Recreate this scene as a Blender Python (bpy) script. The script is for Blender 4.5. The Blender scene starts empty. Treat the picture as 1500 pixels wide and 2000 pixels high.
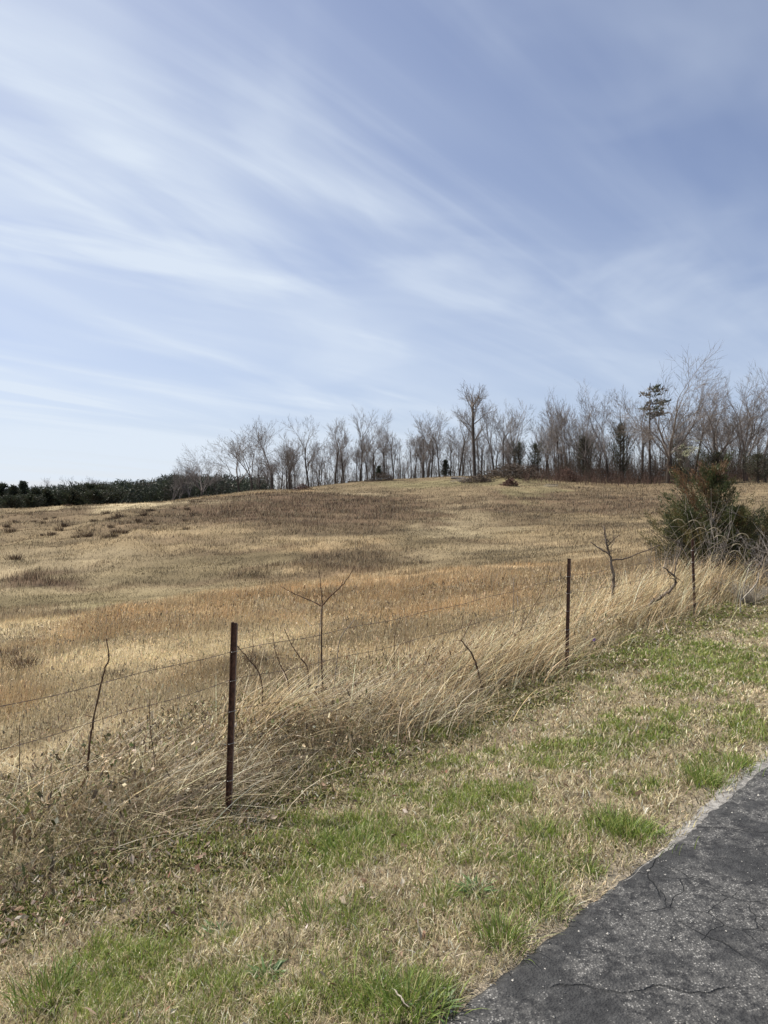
import bpy, math, random
import numpy as np
from mathutils import Vector
random.seed(7); RNG = np.random.default_rng(11)
SC = bpy.context.scene; COL = SC.collection

# ------------------------------------------------------------------ camera
CAMZ = 1.6; F = 1444.4; HX, HY = 750.0, 985.0
cd = bpy.data.cameras.new('camera'); cam = bpy.data.objects.new('camera', cd); COL.objects.link(cam)
cd.sensor_fit = 'VERTICAL'; cd.sensor_height = 36; cd.sensor_width = 27; cd.lens = 26
cd.clip_start = 0.05; cd.clip_end = 6000
cam.location = (0, 0, CAMZ); cam.rotation_euler = (math.radians(90), 0, 0); cd.shift_y = -15 / 2000
SC.camera = cam
SC.render.resolution_x = 768; SC.render.resolution_y = 1024
SC.view_settings.view_transform = 'Standard'; SC.view_settings.look = 'None'
SC.view_settings.gamma = 1; SC.view_settings.exposure = 0.5
SC.cycles.max_bounces = 5; SC.cycles.diffuse_bounces = 2; SC.cycles.transparent_max_bounces = 4

# ------------------------------------------------------------------ sun + sky
SUN_AZ = math.radians(-62); SUN_EL = math.radians(52)     # azimuth from +Y towards +X
sd = Vector((math.sin(SUN_AZ) * math.cos(SUN_EL), math.cos(SUN_AZ) * math.cos(SUN_EL), math.sin(SUN_EL)))
sl = bpy.data.lights.new('sun', 'SUN'); sl.energy = 5.0; sl.angle = math.radians(1.2); sl.color = (1.0, 0.94, 0.84)
so = bpy.data.objects.new('sun', sl); COL.objects.link(so); so.rotation_euler = sd.to_track_quat('Z', 'Y').to_euler()
so.location = (-30, 20, 60)

class NT:
    def __init__(s, tree): s.t = tree; s.n = tree.nodes; s.l = tree.links
    def node(s, kind, **kw):
        n = s.n.new(kind)
        for k, v in kw.items(): setattr(n, k, v)
        return n
    def put(s, sock, v):
        if hasattr(v, 'is_output') or isinstance(v, bpy.types.NodeSocket): s.l.new(v, sock)
        else: sock.default_value = v
    def math(s, op, a, b=None, c=None, clamp=False):
        n = s.node('ShaderNodeMath', operation=op, use_clamp=clamp)
        s.put(n.inputs[0], a)
        if b is not None: s.put(n.inputs[1], b)
        if c is not None: s.put(n.inputs[2], c)
        return n.outputs[0]
    def noise(s, vec, scale, detail=4, rough=0.5, dist=0.0):
        n = s.node('ShaderNodeTexNoise'); s.put(n.inputs['Vector'], vec)
        n.inputs['Scale'].default_value = scale; n.inputs['Detail'].default_value = detail
        n.inputs['Roughness'].default_value = rough; n.inputs['Distortion'].default_value = dist
        return n.outputs['Fac']
    def mapr(s, v, a, b, c=0.0, d=1.0, smooth=True):
        n = s.node('ShaderNodeMapRange'); n.clamp = True
        if smooth: n.interpolation_type = 'SMOOTHSTEP'
        s.put(n.inputs['Value'], v)
        for i, q in zip(('From Min', 'From Max', 'To Min', 'To Max'), (a, b, c, d)): n.inputs[i].default_value = q
        return n.outputs['Result']
    def mix(s, f, a, b, mode='MIX'):
        n = s.node('ShaderNodeMix', data_type='RGBA', blend_type=mode)
        s.put(n.inputs[0], f)
        s.put(n.inputs[6], a if not isinstance(a, tuple) else (*a, 1.0)[:4])
        s.put(n.inputs[7], b if not isinstance(b, tuple) else (*b, 1.0)[:4])
        return n.outputs[2]

w = bpy.data.worlds.new('World'); SC.world = w; w.use_nodes = True
T = NT(w.node_tree); T.n.clear()
sky = T.node('ShaderNodeTexSky', sky_type='NISHITA'); sky.sun_disc = False
sky.sun_elevation = SUN_EL; sky.sun_rotation = SUN_AZ
sky.air_density = 1.0; sky.dust_density = 0.6; sky.ozone_density = 3.0
tc = T.node('ShaderNodeTexCoord'); sp = T.node('ShaderNodeSeparateXYZ'); T.l.new(tc.outputs['Generated'], sp.inputs[0])
X, Y, Z = sp.outputs
zz = T.math('ADD', T.math('MAXIMUM', Z, 0.0), 0.10)
qx = T.math('DIVIDE', X, zz); qy = T.math('DIVIDE', Y, zz)
# cirrus layer: streaks run along the direction (.66,.75) of a high flat sheet
al = T.math('ADD', T.math('MULTIPLY', qx, 0.66), T.math('MULTIPLY', qy, 0.75))
ac = T.math('SUBTRACT', T.math('MULTIPLY', qx, 0.75), T.math('MULTIPLY', qy, 0.66))
def cvec(sa, sc_, ox=0.0):
    c = T.node('ShaderNodeCombineXYZ'); T.put(c.inputs[0], T.math('MULTIPLY', al, sa))
    T.put(c.inputs[1], T.math('MULTIPLY', ac, sc_)); c.inputs[2].default_value = ox
    return c.outputs[0]
broad = T.noise(cvec(0.28, 0.55, 3.1), 1.0, 4, 0.5, 0.7)
streak = T.noise(cvec(0.32, 1.45, 2.3), 1.0, 4, 0.5, 1.5)
fine = T.noise(cvec(1.0, 3.6, 1.3), 1.0, 5, 0.55, 1.6)
leftw = T.mapr(X, -0.62, 0.55, 1.0, 0.0)                      # the veil thickens towards the sun side
horiz = T.mapr(Z, 0.0, 0.42, 1.0, 0.0)
vb = T.mapr(broad, 0.36, 0.66)
vs = T.mapr(streak, 0.38, 0.68)
vf = T.mapr(fine, 0.30, 0.75)
veil = T.math('ADD', T.math('MULTIPLY', leftw, 0.30), T.math('MULTIPLY', horiz, 0.26))
veil = T.math('ADD', veil, T.math('ADD', 0.03, T.math('MULTIPLY', vb, 0.24)))
patch = T.noise(cvec(0.9, 1.1, 4.2), 1.0, 4, 0.5, 1.0)
veil = T.math('ADD', veil, T.math('MULTIPLY', T.mapr(patch, .42, .72), T.math('MULTIPLY', T.mapr(Z, .05, .35), .30)))
st = T.math('MULTIPLY', vs, T.math('ADD', T.math('MULTIPLY', vf, 0.5), 0.5))
veil = T.math('ADD', veil, T.math('MULTIPLY', st, T.math('ADD', 0.10, T.math('MULTIPLY', leftw, 0.62))), clamp=True)
veil = T.math('MINIMUM', veil, 0.9)
cloudc = (7.0, 7.8, 8.8)
skyt = T.mix(1.0, sky.outputs[0], (1.12, 1.0, 1.08), 'MULTIPLY')
mixc = T.mix(veil, skyt, cloudc)
bg = T.node('ShaderNodeBackground'); bg.inputs['Strength'].default_value = 0.076
T.l.new(mixc, bg.inputs['Color'])
wo = T.node('ShaderNodeOutputWorld'); T.l.new(bg.outputs[0], wo.inputs[0])

# ------------------------------------------------------------------ helpers
def at(px, py, Yd): return np.array([Yd * (px - HX) / F, Yd, CAMZ - Yd * (py - HY) / F])
def tag(o, label=None, cat=None, group=None, kind=None):
    if label: o['label'] = label
    if cat: o['category'] = cat
    if group: o['group'] = group
    if kind: o['kind'] = kind
    return o
def empty(name, loc):
    o = bpy.data.objects.new(name, None); COL.objects.link(o); o.location = loc; o.empty_display_size = 0.2
    return o
class MB:
    def __init__(s): s.v = []; s.t = []; s.q = []; s.c = []; s.n = 0
    def add(s, v, tris=None, quads=None, col=None):
        v = np.asarray(v, float).reshape(-1, 3)
        s.v.append(v)
        if tris is not None and len(tris): s.t.append(np.asarray(tris, int).reshape(-1, 3) + s.n)
        if quads is not None and len(quads): s.q.append(np.asarray(quads, int).reshape(-1, 4) + s.n)
        if col is None: col = (0.5, 0.5, 0.5)
        c = np.broadcast_to(np.asarray(col, float), (len(v), 3)); s.c.append(c)
        s.n += len(v)
    def build(s, name, mat, parent=None, smooth=False, color=False, origin=None, mesh_only=False):
        v = np.concatenate(s.v)
        t = np.concatenate(s.t) if s.t else np.zeros((0, 3), int)
        q = np.concatenate(s.q) if s.q else np.zeros((0, 4), int)
        org = np.zeros(3)
        if origin is not None: org = np.asarray(origin, float)
        v = v - org
        me = bpy.data.meshes.new(name)
        me.vertices.add(len(v)); me.vertices.foreach_set('co', v.astype(np.float32).ravel())
        nl = t.size + q.size
        me.loops.add(nl); me.loops.foreach_set('vertex_index', np.concatenate([t.ravel(), q.ravel()]).astype(np.int32))
        npoly = len(t) + len(q); me.polygons.add(npoly)
        st = np.concatenate([np.arange(len(t)) * 3, t.size + np.arange(len(q)) * 4]).astype(np.int32)
        me.polygons.foreach_set('loop_start', st)
        me.polygons.foreach_set('use_smooth', np.full(npoly, smooth))
        me.update(calc_edges=True)
        if color:
            ca = me.color_attributes.new('col', 'FLOAT_COLOR', 'POINT')
            cc = np.ones((len(v), 4), np.float32); cc[:, :3] = np.concatenate(s.c)
            ca.data.foreach_set('color', cc.ravel())
        me.materials.append(mat)
        if mesh_only: return me
        o = bpy.data.objects.new(name, me); COL.objects.link(o)
        if parent: o.parent = parent
        o.location = tuple(org)
        return o
def frame(d):
    d = d / (np.linalg.norm(d) + 1e-9)
    a = np.array([0, 0, 1.0]) if abs(d[2]) < 0.9 else np.array([1.0, 0, 0])
    x = np.cross(a, d); x /= np.linalg.norm(x); return x, np.cross(d, x)
def tube(mb, pts, rad, sides=5, col=None, cap=True):
    pts = np.asarray(pts, float); n = len(pts)
    rad = np.broadcast_to(np.asarray(rad, float), (n,)) if np.ndim(rad) == 0 or len(np.atleast_1d(rad)) == n else np.linspace(rad[0], rad[1], n)
    ang = np.arange(sides) * 2 * math.pi / sides
    V = []
    d = np.gradient(pts, axis=0); x, y = frame(d[0])
    for i in range(n):
        di = d[i] / (np.linalg.norm(d[i]) + 1e-9)
        x = x - di * np.dot(x, di); x /= np.linalg.norm(x) + 1e-9; y = np.cross(di, x)
        V.append(pts[i] + rad[i] * (np.cos(ang)[:, None] * x + np.sin(ang)[:, None] * y))
    V = np.concatenate(V); k = np.arange(sides)
    Q = np.concatenate([np.stack([i * sides + k, i * sides + (k + 1) % sides, (i + 1) * sides + (k + 1) % sides, (i + 1) * sides + k], 1) for i in range(n - 1)])
    tr = []
    if cap:
        V = np.concatenate([V, [pts[-1]]]); e = len(V) - 1
        tr = [((n - 1) * sides + a, (n - 1) * sides + (a + 1) % sides, e) for a in range(sides)]
    mb.add(V, tr, Q, col)
def smoothpts(P, k=4):
    P = np.asarray(P, float)
    if len(P) < 3: k2 = np.linspace(0, 1, 4)[:, None]; return P[0] * (1 - k2) + P[-1] * k2
    E = np.concatenate([[2 * P[0] - P[1]], P, [2 * P[-1] - P[-2]]]); out = []
    for i in range(1, len(E) - 2):
        for t in np.linspace(0, 1, k, endpoint=False):
            a, b, c, d = E[i - 1], E[i], E[i + 1], E[i + 2]
            out.append(0.5 * ((2 * b) + (-a + c) * t + (2 * a - 5 * b + 4 * c - d) * t * t + (-a + 3 * b - 3 * c + d) * t ** 3))
    out.append(E[-2]); return np.array(out)
def hsh(ix, iy, s): 
    h = np.sin(ix * 127.1 + iy * 311.7 + s * 74.7) * 43758.5453
    return h - np.floor(h)
def vnoise(x, y, s=0):
    ix, iy = np.floor(x), np.floor(y); fx, fy = x - ix, y - iy
    fx = fx * fx * (3 - 2 * fx); fy = fy * fy * (3 - 2 * fy)
    return (hsh(ix, iy, s) * (1 - fx) + hsh(ix + 1, iy, s) * fx) * (1 - fy) + (hsh(ix, iy + 1, s) * (1 - fx) + hsh(ix + 1, iy + 1, s) * fx) * fy
def fbm(x, y, s=0, o=4):
    r = 0; a = 0.5; t = 0
    for i in range(o): r = r + a * vnoise(x * 2 ** i + 5.3 * i, y * 2 ** i - 3.1 * i, s + i); t += a; a *= 0.5
    return r / t
def sstep(x, a, b):
    t = np.clip((x - a) / (b - a), 0, 1); return t * t * (3 - 2 * t)

# ------------------------------------------------------------------ terrain function
DV = np.array([0.661, 0.750]); DU = np.array([0.750, -0.661])   # along the road / across it, towards the road
U_ROAD, U_FENCE = -1.33, -3.78
EDGE = [(835, 2012), (850, 2000), (925, 1938), (1000, 1875), (1110, 1790), (1210, 1712), (1310, 1640), (1400, 1566), (1500, 1484)]
EV, EU = [], []
for (px_, py_) in EDGE:
    Y_ = (CAMZ - .02) * F / (py_ - HY); X_ = Y_ * (px_ - HX) / F; EU.append(X_ * DU[0] + Y_ * DU[1]); EV.append(X_ * DV[0] + Y_ * DV[1])
def redge(v):
    return np.interp(v, EV, EU) + .035 * (fbm(v * 4, v * 0, 72, 3) - .5) + .028 * (fbm(v * 22, v * 0, 73, 3) - .5)
def uv(x, y): return x * DU[0] + y * DU[1], x * DV[0] + y * DV[1]
RT = np.array([3, 6, 9, 13, 20, 30, 40, 50, 65, 80, 100, 120, 140, 165, 200, 260, 400, 900, 3000.])
def colm(s, pairs):
    k = math.sqrt(1 + s * s)
    return np.interp(RT, [p[0] * k for p in pairs], [p[1] for p in pairs])
AZT = [-0.9, -0.48, -0.30, -0.14, 0.0, 0.17, 0.333, 0.48, 0.9]
far_l = [(110, 0.0), (150, -2), (200, -3), (260, -1), (400, 2), (900, 6), (3000, 8)]
TB = np.array([
 colm(0.6, [(3, -.5), (6, -.9), (12, -1.7), (20, -2.5), (38, -3.4), (50, -3.0), (80, 0.0), (90, .5)] + far_l),
 colm(0.52, [(3, -.45), (5, -.62), (8, -1.3), (12, -1.7), (20, -2.5), (30, -3.2), (37, -3.45), (42, -3.2), (50, -2.5), (65, -1.2), (78, 0.4), (88, .85), (96, .7)] + far_l),
 colm(0.31, [(3, -.45), (6, -.5), (9, -.95), (13, -1.3), (20, -2.1), (30, -2.75), (38, -3.0), (44, -2.7), (52, -1.9), (65, -.6), (80, .8), (92, 1.7), (103, 2.1), (115, 1.9), (140, .8), (200, -1), (400, 2), (900, 6), (3000, 8)]),
 colm(0.14, [(3, -.3), (6, -.42), (9, -.75), (13, -1.1), (20, -1.75), (30, -2.25), (38, -2.5), (46, -2.1), (60, -.8), (80, 1.0), (100, 2.8), (118, 3.9), (130, 4.2), (145, 4.0), (200, 3), (400, 3), (900, 6), (3000, 8)]),
 colm(0.0, [(3, -.3), (6, -.33), (8, -.6), (12, -1.0), (20, -1.6), (30, -2.05), (40, -2.2), (48, -1.9), (60, -1.1), (80, .8), (100, 2.7), (120, 4.6), (138, 6.3), (150, 6.7), (170, 6.5), (260, 5), (900, 6), (3000, 8)]),
 colm(0.17, [(3, -.3), (7, -.25), (12, -.65), (20, -1.1), (30, -1.4), (42, -1.6), (50, -1.5), (60, -.8), (80, 1.0), (100, 3.0), (120, 5.2), (135, 6.9), (150, 7.7), (170, 8), (260, 7), (900, 8), (3000, 9)]),
 colm(0.346, [(3, -.2), (11, -.12), (14, -.3), (20, -.7), (30, -1), (45, -1.05), (60, -.4), (80, 1.1), (100, 2.9), (120, 4.6), (135, 5.7), (165, 7.6), (260, 9), (900, 10), (3000, 10)]),
 colm(0.52, [(3, 0), (14, -.05), (20, -.2), (40, 0), (60, .8), (80, 2.1), (100, 3.6), (120, 5.2), (140, 7.2), (165, 9), (260, 11), (900, 12), (3000, 12)]),
 colm(0.7, [(3, 0), (20, 0), (40, .4), (80, 2.4), (120, 5.8), (165, 9), (260, 11), (900, 12), (3000, 12)]),
])
def table(az, R):
    az = np.clip(az, AZT[0], AZT[-1]); lr = np.log(np.clip(R, 3.0, 3000)); lt = np.log(RT)
    cols = np.stack([np.interp(lr, lt, TB[i]) for i in range(len(AZT))])
    j = np.clip(np.searchsorted(AZT, az) - 1, 0, len(AZT) - 2); A = np.array(AZT)
    f = (az - A[j]) / (A[j + 1] - A[j]); f = f * f * (3 - 2 * f) * .5 + f * .5
    idx = np.arange(len(az)); return cols[j, idx] * (1 - f) + cols[j + 1, idx] * f
def H(x, y, bumps=True):
    x = np.atleast_1d(np.asarray(x, float)); y = np.atleast_1d(np.asarray(y, float))
    u, v = uv(x, y); R = np.hypot(x, y); az = np.arctan2(x, y)
    zf = np.interp(v, [-8, 2.8, 7.2, 11.6, 20, 200], [-.6, -.34, -.17, -.07, 0, 0])
    verge = zf * sstep(-u, 1.33, 3.7) ** 1.0
    fld = table(az, R)
    k = sstep(-u, 3.8, 6.5)
    z = verge * (1 - k) + fld * k
    z = np.where(u > -1.2, np.where(u > 5.0, -0.25 * sstep(u, 5, 8), 0.0), z)
    if bumps:
        k2 = sstep(-u, 1.45, 2.2)
        z = z + k2 * 0.05 * (fbm(x * 1.3, y * 1.3, 3) - .5) + sstep(-x / np.maximum(y, 1), .12, .3) * sstep(R, 45, 62) * (1 - sstep(R, 100, 115)) * .55 * (fbm(x * .42, y * .42, 12, 2) - .5) + k2 * 0.055 * (fbm(x * 6, y * 6, 5, 3) - .5)
        z = z + sstep(-u, 5, 9) * (0.22 * (fbm(x * .35, y * .35, 8) - .5)) + sstep(R, 25, 60) * sstep(-u, 5, 9) * 0.9 * (fbm(x * .09, y * .09, 9) - .5)
    return z
def h1(x, y): return float(H(x, y)[0])
def hit(px, py):
    Ys = np.exp(np.linspace(math.log(1.5), math.log(190), 900)); xs = Ys * (px - HX) / F
    zt = H(xs, Ys, False); zr = CAMZ - Ys * (py - HY) / F
    b = np.where(zr < zt)[0]
    i = b[0] if len(b) else int(np.argmin(np.abs(zr - zt)))
    return np.array([xs[i], Ys[i]])

# ------------------------------------------------------------------ ground cover colours (albedo)
CL = {  # class: albedo, blade height
 'straw': ((.56, .46, .29), .26), 'buff': ((.38, .29, .17), .38), 'orange': ((.49, .345, .19), .60),
 'brown': ((.150, .102, .066), .60), 'olive': ((.188, .150, .086), .20), 'greeny': ((.235, .205, .11), .16), 'dark': ((.075, .052, .036), .40)}
PATCH = [  # px, py, half width, half height, class, strength
 (120, 1035, 330, 75, 'straw', 1.0), (330, 975, 200, 16, 'straw', .9), (60, 1095, 200, 22, 'straw', .3), (700, 972, 75, 12, 'straw', .9),
 (330, 1060, 150, 25, 'buff', .7), (620, 998, 300, 36, 'brown', 1.0), (420, 1020, 130, 26, 'brown', .6), (440, 985, 90, 22, 'brown', .55), (560, 962, 100, 10, 'brown', .5),
 (250, 1030, 90, 10, 'brown', .45), (480, 958, 130, 9, 'orange', .6), (330, 1135, 230, 9, 'brown', .7), (70, 1012, 60, 10, 'brown', .55), (190, 1000, 70, 8, 'brown', .5), (330, 1012, 60, 8, 'dark', .3), (60, 1065, 80, 8, 'olive', .5), (110, 1140, 165, 22, 'brown', 1.0), (90, 1155, 90, 10, 'dark', .8), (120, 1180, 300, 12, 'greeny', .9),
 (500, 1095, 300, 26, 'olive', .8), (620, 1062, 200, 16, 'buff', .8), (650, 1070, 120, 14, 'orange', .35), (620, 1118, 230, 9, 'brown', .9), (780, 1090, 110, 20, 'brown', .75),
 (900, 1045, 220, 30, 'olive', .6), (900, 1035, 140, 18, 'straw', .5), (930, 1000, 60, 30, 'straw', .45), (1060, 985, 190, 26, 'brown', .7), (1100, 1010, 90, 22, 'dark', .30),
 (1240, 985, 150, 24, 'brown', .45), (1200, 1012, 120, 12, 'buff', .6), (1180, 1030, 110, 9, 'brown', .5), (1000, 1055, 120, 8, 'brown', .5), (700, 1040, 150, 8, 'dark', .25), (460, 1078, 160, 8, 'brown', .45), (860, 1020, 60, 14, 'brown', .5), (1120, 1040, 130, 20, 'buff', .7), (900, 943, 200, 9, 'greeny', .8), (1045, 965, 50, 16, 'greeny', .7), (1250, 960, 200, 12, 'brown', .4),
 (950, 1090, 240, 20, 'olive', .5), (1000, 1075, 200, 12, 'straw', .15),
 (650, 1175, 460, 52, 'orange', 1.0), (900, 1190, 260, 45, 'orange', .9), (330, 1215, 170, 35, 'orange', .95), (1120, 1115, 200, 26, 'orange', .55), (1130, 1125, 150, 18, 'buff', .5),
 (60, 1205, 130, 16, 'brown', .6), (200, 1195, 120, 10, 'brown', .5), (150, 1270, 150, 20, 'orange', .55), (60, 1330, 120, 40, 'buff', .8), (300, 1310, 180, 40, 'straw', .35),
 (80, 1375, 50, 26, 'orange', .8), (370, 1330, 60, 30, 'orange', .5), (500, 1320, 150, 30, 'buff', .8), (760, 1260, 200, 34, 'buff', .7), (1240, 1070, 120, 24, 'buff', .6), (230, 1160, 430, 15, 'olive', .85), (70, 1150, 150, 10, 'brown', .7),
]
PW = []
for (px, py, rx, ry, c, s) in PATCH:
    c0 = hit(px, py); e1 = hit(px + rx, py) ; a = hit(px, py - ry); b = hit(px, min(py + ry, 1900))
    ax = np.array([c0[1] * rx / F, 0]); d = a - b; L = max(np.linalg.norm(d) / 2, 1.0); d = d / (2 * L + 1e-9)
    d = np.array([c0[0], c0[1]]) / np.linalg.norm(c0); p = np.array([d[1], -d[0]])
    PW.append(((a + b) / 2, p, c0[1] * rx / F, d, L, c, s))
def field(x, y):
    """albedo and sward height at ground points"""
    n = len(x)
    wx = x + (fbm(x * .16, y * .16, 21) - .5) * np.clip(np.hypot(x, y) * .22, 1, 16); wy = y + (fbm(x * .16, y * .16, 22) - .5) * np.clip(np.hypot(x, y) * .3, 1, 22)
    col = np.tile(np.array((.265, .202, .122)), (n, 1)); h = np.full(n, .30)
    for (c0, p, a, d, b, c, s) in PW:
        dx, dy = wx - c0[0], wy - c0[1]
        q = np.sqrt(((dx * p[0] + dy * p[1]) / a) ** 2 + ((dx * d[0] + dy * d[1]) / b) ** 2)
        wgt = s * (1 - sstep(q, .55, 1.25))
        if c == 'orange': wgt = wgt * (.35 + .75 * sstep(fbm(x * .8, y * .5, 55), .35, .62))
        wgt = wgt[:, None]
        col = col * (1 - wgt) + np.array(CL[c][0]) * wgt; h = h * (1 - wgt[:, 0]) + CL[c][1] * wgt[:, 0]
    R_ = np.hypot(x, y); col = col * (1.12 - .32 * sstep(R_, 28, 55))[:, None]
    m = fbm(x * .9, y * .9, 31); m2 = fbm(x * .25, y * .45, 33)
    sk = fbm(x * .12 + 7, y * .55, 35); col = col * np.clip(-.05 + .62 * m + .70 * m2 + .78 * sk, .35, 1.6)[:, None]
    g = sstep(fbm(x * .5, y * .6, 37), .52, .68)[:, None] * .30
    col = col * (1 - g) + np.array((.16, .125, .075)) * g
    return col, h
VG = [(700, 1650, 150, 55), (620, 1720, 90, 45), (930, 1565, 120, 42), (1100, 1480, 100, 36), (1210, 1450, 80, 30), (1400, 1290, 150, 50), (1330, 1345, 70, 25), (1360, 1520, 40, 25),
 (1230, 1625, 60, 22), (880, 1425, 75, 22), (1070, 1760, 45, 18), (100, 1950, 48, 24), (40, 1765, 55, 28), (160, 1700, 42, 15), (740, 1965, 65, 24), (530, 1915, 35, 16), (560, 1765, 60, 20),
 (1190, 1470, 60, 22), (1060, 1640, 50, 18), (1010, 1700, 40, 14), (690, 1790, 60, 22), (780, 1560, 90, 25), (1300, 1440, 60, 20), (1470, 1330, 50, 30), (1230, 1540, 50, 14), (450, 1830, 40, 14), (1440, 1490, 25, 12)]
VM = [(560, 1555, 160, 45), (430, 1700, 190, 60), (230, 1740, 170, 50), (680, 1490, 130, 35), (1000, 1370, 120, 30), (1180, 1290, 110, 26), (1310, 1220, 130, 18), (1420, 1200, 90, 12), (820, 1440, 120, 26), (100, 1790, 130, 40), (350, 1790, 90, 30), (930, 1410, 100, 20)]
def ell(L):
    out = []
    for (px, py, rx, ry) in L:
        c0 = hit(px, py); a = hit(px, py - ry); b = hit(px, min(py + ry, 2400)); out.append((c0, c0[1] * rx / F, np.linalg.norm(a - b) / 2))
    return out
EG, EM = ell(VG), ell(VM)
def emask(E, x, y, w=.35):
    wx = x + (fbm(x * 3, y * 3, 41) - .5) * w; wy = y + (fbm(x * 3, y * 3, 42) - .5) * w; r = np.zeros(len(x))
    for (c0, a, b) in E: r = np.maximum(r, 1 - sstep(np.sqrt(((wx - c0[0]) / a) ** 2 + ((wy - c0[1]) / b) ** 2), .6, 1.2))
    return r
def vergemask(x, y):
    u, v = uv(x, y)
    g = np.maximum(emask(EG, x, y), .62 * sstep(fbm(x * 1.9, y * 1.9, 51), .51, .66))
    m = np.maximum(emask(EM, x, y, .5), .8 * sstep(-u, 3.1, 3.6))
    return g, m
def groundcol(x, y):
    u, v = uv(x, y); fc, fh = field(x, y); g, m = vergemask(x, y)
    c = np.tile(np.array((.22, .18, .12)), (len(x), 1))
    c = c * (1 - .65 * g[:, None]) + np.array((.085, .10, .035)) * .65 * g[:, None]
    c = c * (1 - .85 * m[:, None]) + np.array((.085, .075, .034)) * .85 * m[:, None]
    c = c * (.75 + .5 * fbm(x * 9, y * 9, 61))[:, None]
    e = (sstep(u - redge(v), -.20, -.02) * .5)[:, None]; c = c * (1 - e) + np.array((.27, .24, .20)) * e
    k = sstep(-u, 3.7, 5.2)[:, None]
    R = np.hypot(x, y)[:, None]
    near = sstep(R, 8, 45)                     # soil shows between the near stems
    fc = fc * (.55 + .35 * near)
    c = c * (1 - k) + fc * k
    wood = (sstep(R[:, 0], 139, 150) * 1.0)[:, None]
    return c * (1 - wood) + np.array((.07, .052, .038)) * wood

# ------------------------------------------------------------------ materials
def principled(name, rough=.8, spec=.2):
    m = bpy.data.materials.new(name); m.use_nodes = True; t = NT(m.node_tree); b = t.n['Principled BSDF']
    b.inputs['Roughness'].default_value = rough; b.inputs['Specular IOR Level'].default_value = spec
    return m, t, b
def foliage_mat(name, transl=.35, gain=(1, 1, 1)):
    m = bpy.data.materials.new(name); m.use_nodes = True; t = NT(m.node_tree); t.n.clear()
    a = t.node('ShaderNodeAttribute', attribute_name='col')
    g = t.node('ShaderNodeNewGeometry'); n = t.noise(g.outputs['Position'], 30, 2)
    c = t.mix(1.0, a.outputs['Color'], tuple(gain), 'MULTIPLY')
    c = t.mix(t.mapr(n, .3, .7), t.mix(1.0, c, (.78, .78, .78), 'MULTIPLY'), c)
    d = t.node('ShaderNodeBsdfDiffuse'); tr = t.node('ShaderNodeBsdfTranslucent'); gl = t.node('ShaderNodeBsdfGlossy')
    gl.inputs['Roughness'].default_value = .5
    t.l.new(c, d.inputs[0]); t.l.new(c, tr.inputs[0])
    mx = t.node('ShaderNodeMixShader'); mx.inputs[0].default_value = transl; t.l.new(d.outputs[0], mx.inputs[1]); t.l.new(tr.outputs[0], mx.inputs[2])
    m2 = t.node('ShaderNodeMixShader'); m2.inputs[0].default_value = .03; t.l.new(mx.outputs[0], m2.inputs[1]); t.l.new(gl.outputs[0], m2.inputs[2])
    o = t.node('ShaderNodeOutputMaterial'); t.l.new(m2.outputs[0], o.inputs[0]); return m
M_GRASS = foliage_mat('dry_and_green_grass'); M_LEAF = foliage_mat('foliage', .2)
def bark_mat(name, c1, c2, scale):
    m, t, b = principled(name, .9, .1)
    tc = t.node('ShaderNodeTexCoord'); mp = t.node('ShaderNodeMapping'); mp.inputs['Scale'].default_value = (1, 1, .25)
    t.l.new(tc.outputs['Object'], mp.inputs[0]); n = t.noise(mp.outputs[0], scale, 5, .6)
    col = t.mix(t.mapr(n, .35, .65), c1, c2); t.l.new(col, b.inputs['Base Color'])
    bp = t.node('ShaderNodeBump'); bp.inputs['Strength'].default_value = .6; bp.inputs['Distance'].default_value = .01; t.l.new(n, bp.inputs['Height']); t.l.new(bp.outputs[0], b.inputs['Normal'])
    return m
M_BARK = bark_mat('grey_bark', (.05, .04, .034), (.12, .10, .085), 6)
M_TWIG = bark_mat('grey_twigs', (.17, .145, .13), (.28, .245, .22), 3)
M_STICK = bark_mat('brown_stick_bark', (.05, .03, .022), (.15, .095, .065), 60)
M_GNARL = bark_mat('gnarled_brown_wood', (.07, .052, .04), (.19, .155, .125), 30)
M_PALE = bark_mat('weathered_pale_wood', (.26, .225, .18), (.44, .39, .32), 50)
M_GREYW = bark_mat('weathered_grey_wood', (.16, .14, .12), (.32, .28, .25), 40)
M_BRUSH = bark_mat('dark_brush_bark', (.05, .04, .032), (.14, .11, .09), 8)
# ground
m, t, b = principled('ground_soil', .95, .05)
a = t.node('ShaderNodeAttribute', attribute_name='col'); g = t.node('ShaderNodeNewGeometry')
n1 = t.noise(g.outputs['Position'], 14, 8, .65); n2 = t.noise(g.outputs['Position'], 90, 3, .6)
k = t.math('MULTIPLY', t.mapr(n1, .3, .7, .6, 1.35), t.mapr(n2, .3, .7, .65, 1.3))
cc = t.node('ShaderNodeCombineXYZ')
for i in range(3): t.put(cc.inputs[i], k)
t.l.new(t.mix(1.0, a.outputs['Color'], cc.outputs[0], 'MULTIPLY'), b.inputs['Base Color'])
bp = t.node('ShaderNodeBump'); bp.inputs['Strength'].default_value = .8; bp.inputs['Distance'].default_value = .02
t.l.new(t.math('ADD', n1, t.math('MULTIPLY', n2, .4)), bp.inputs['Height']); t.l.new(bp.outputs[0], b.inputs['Normal']); M_GROUND = m
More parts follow.
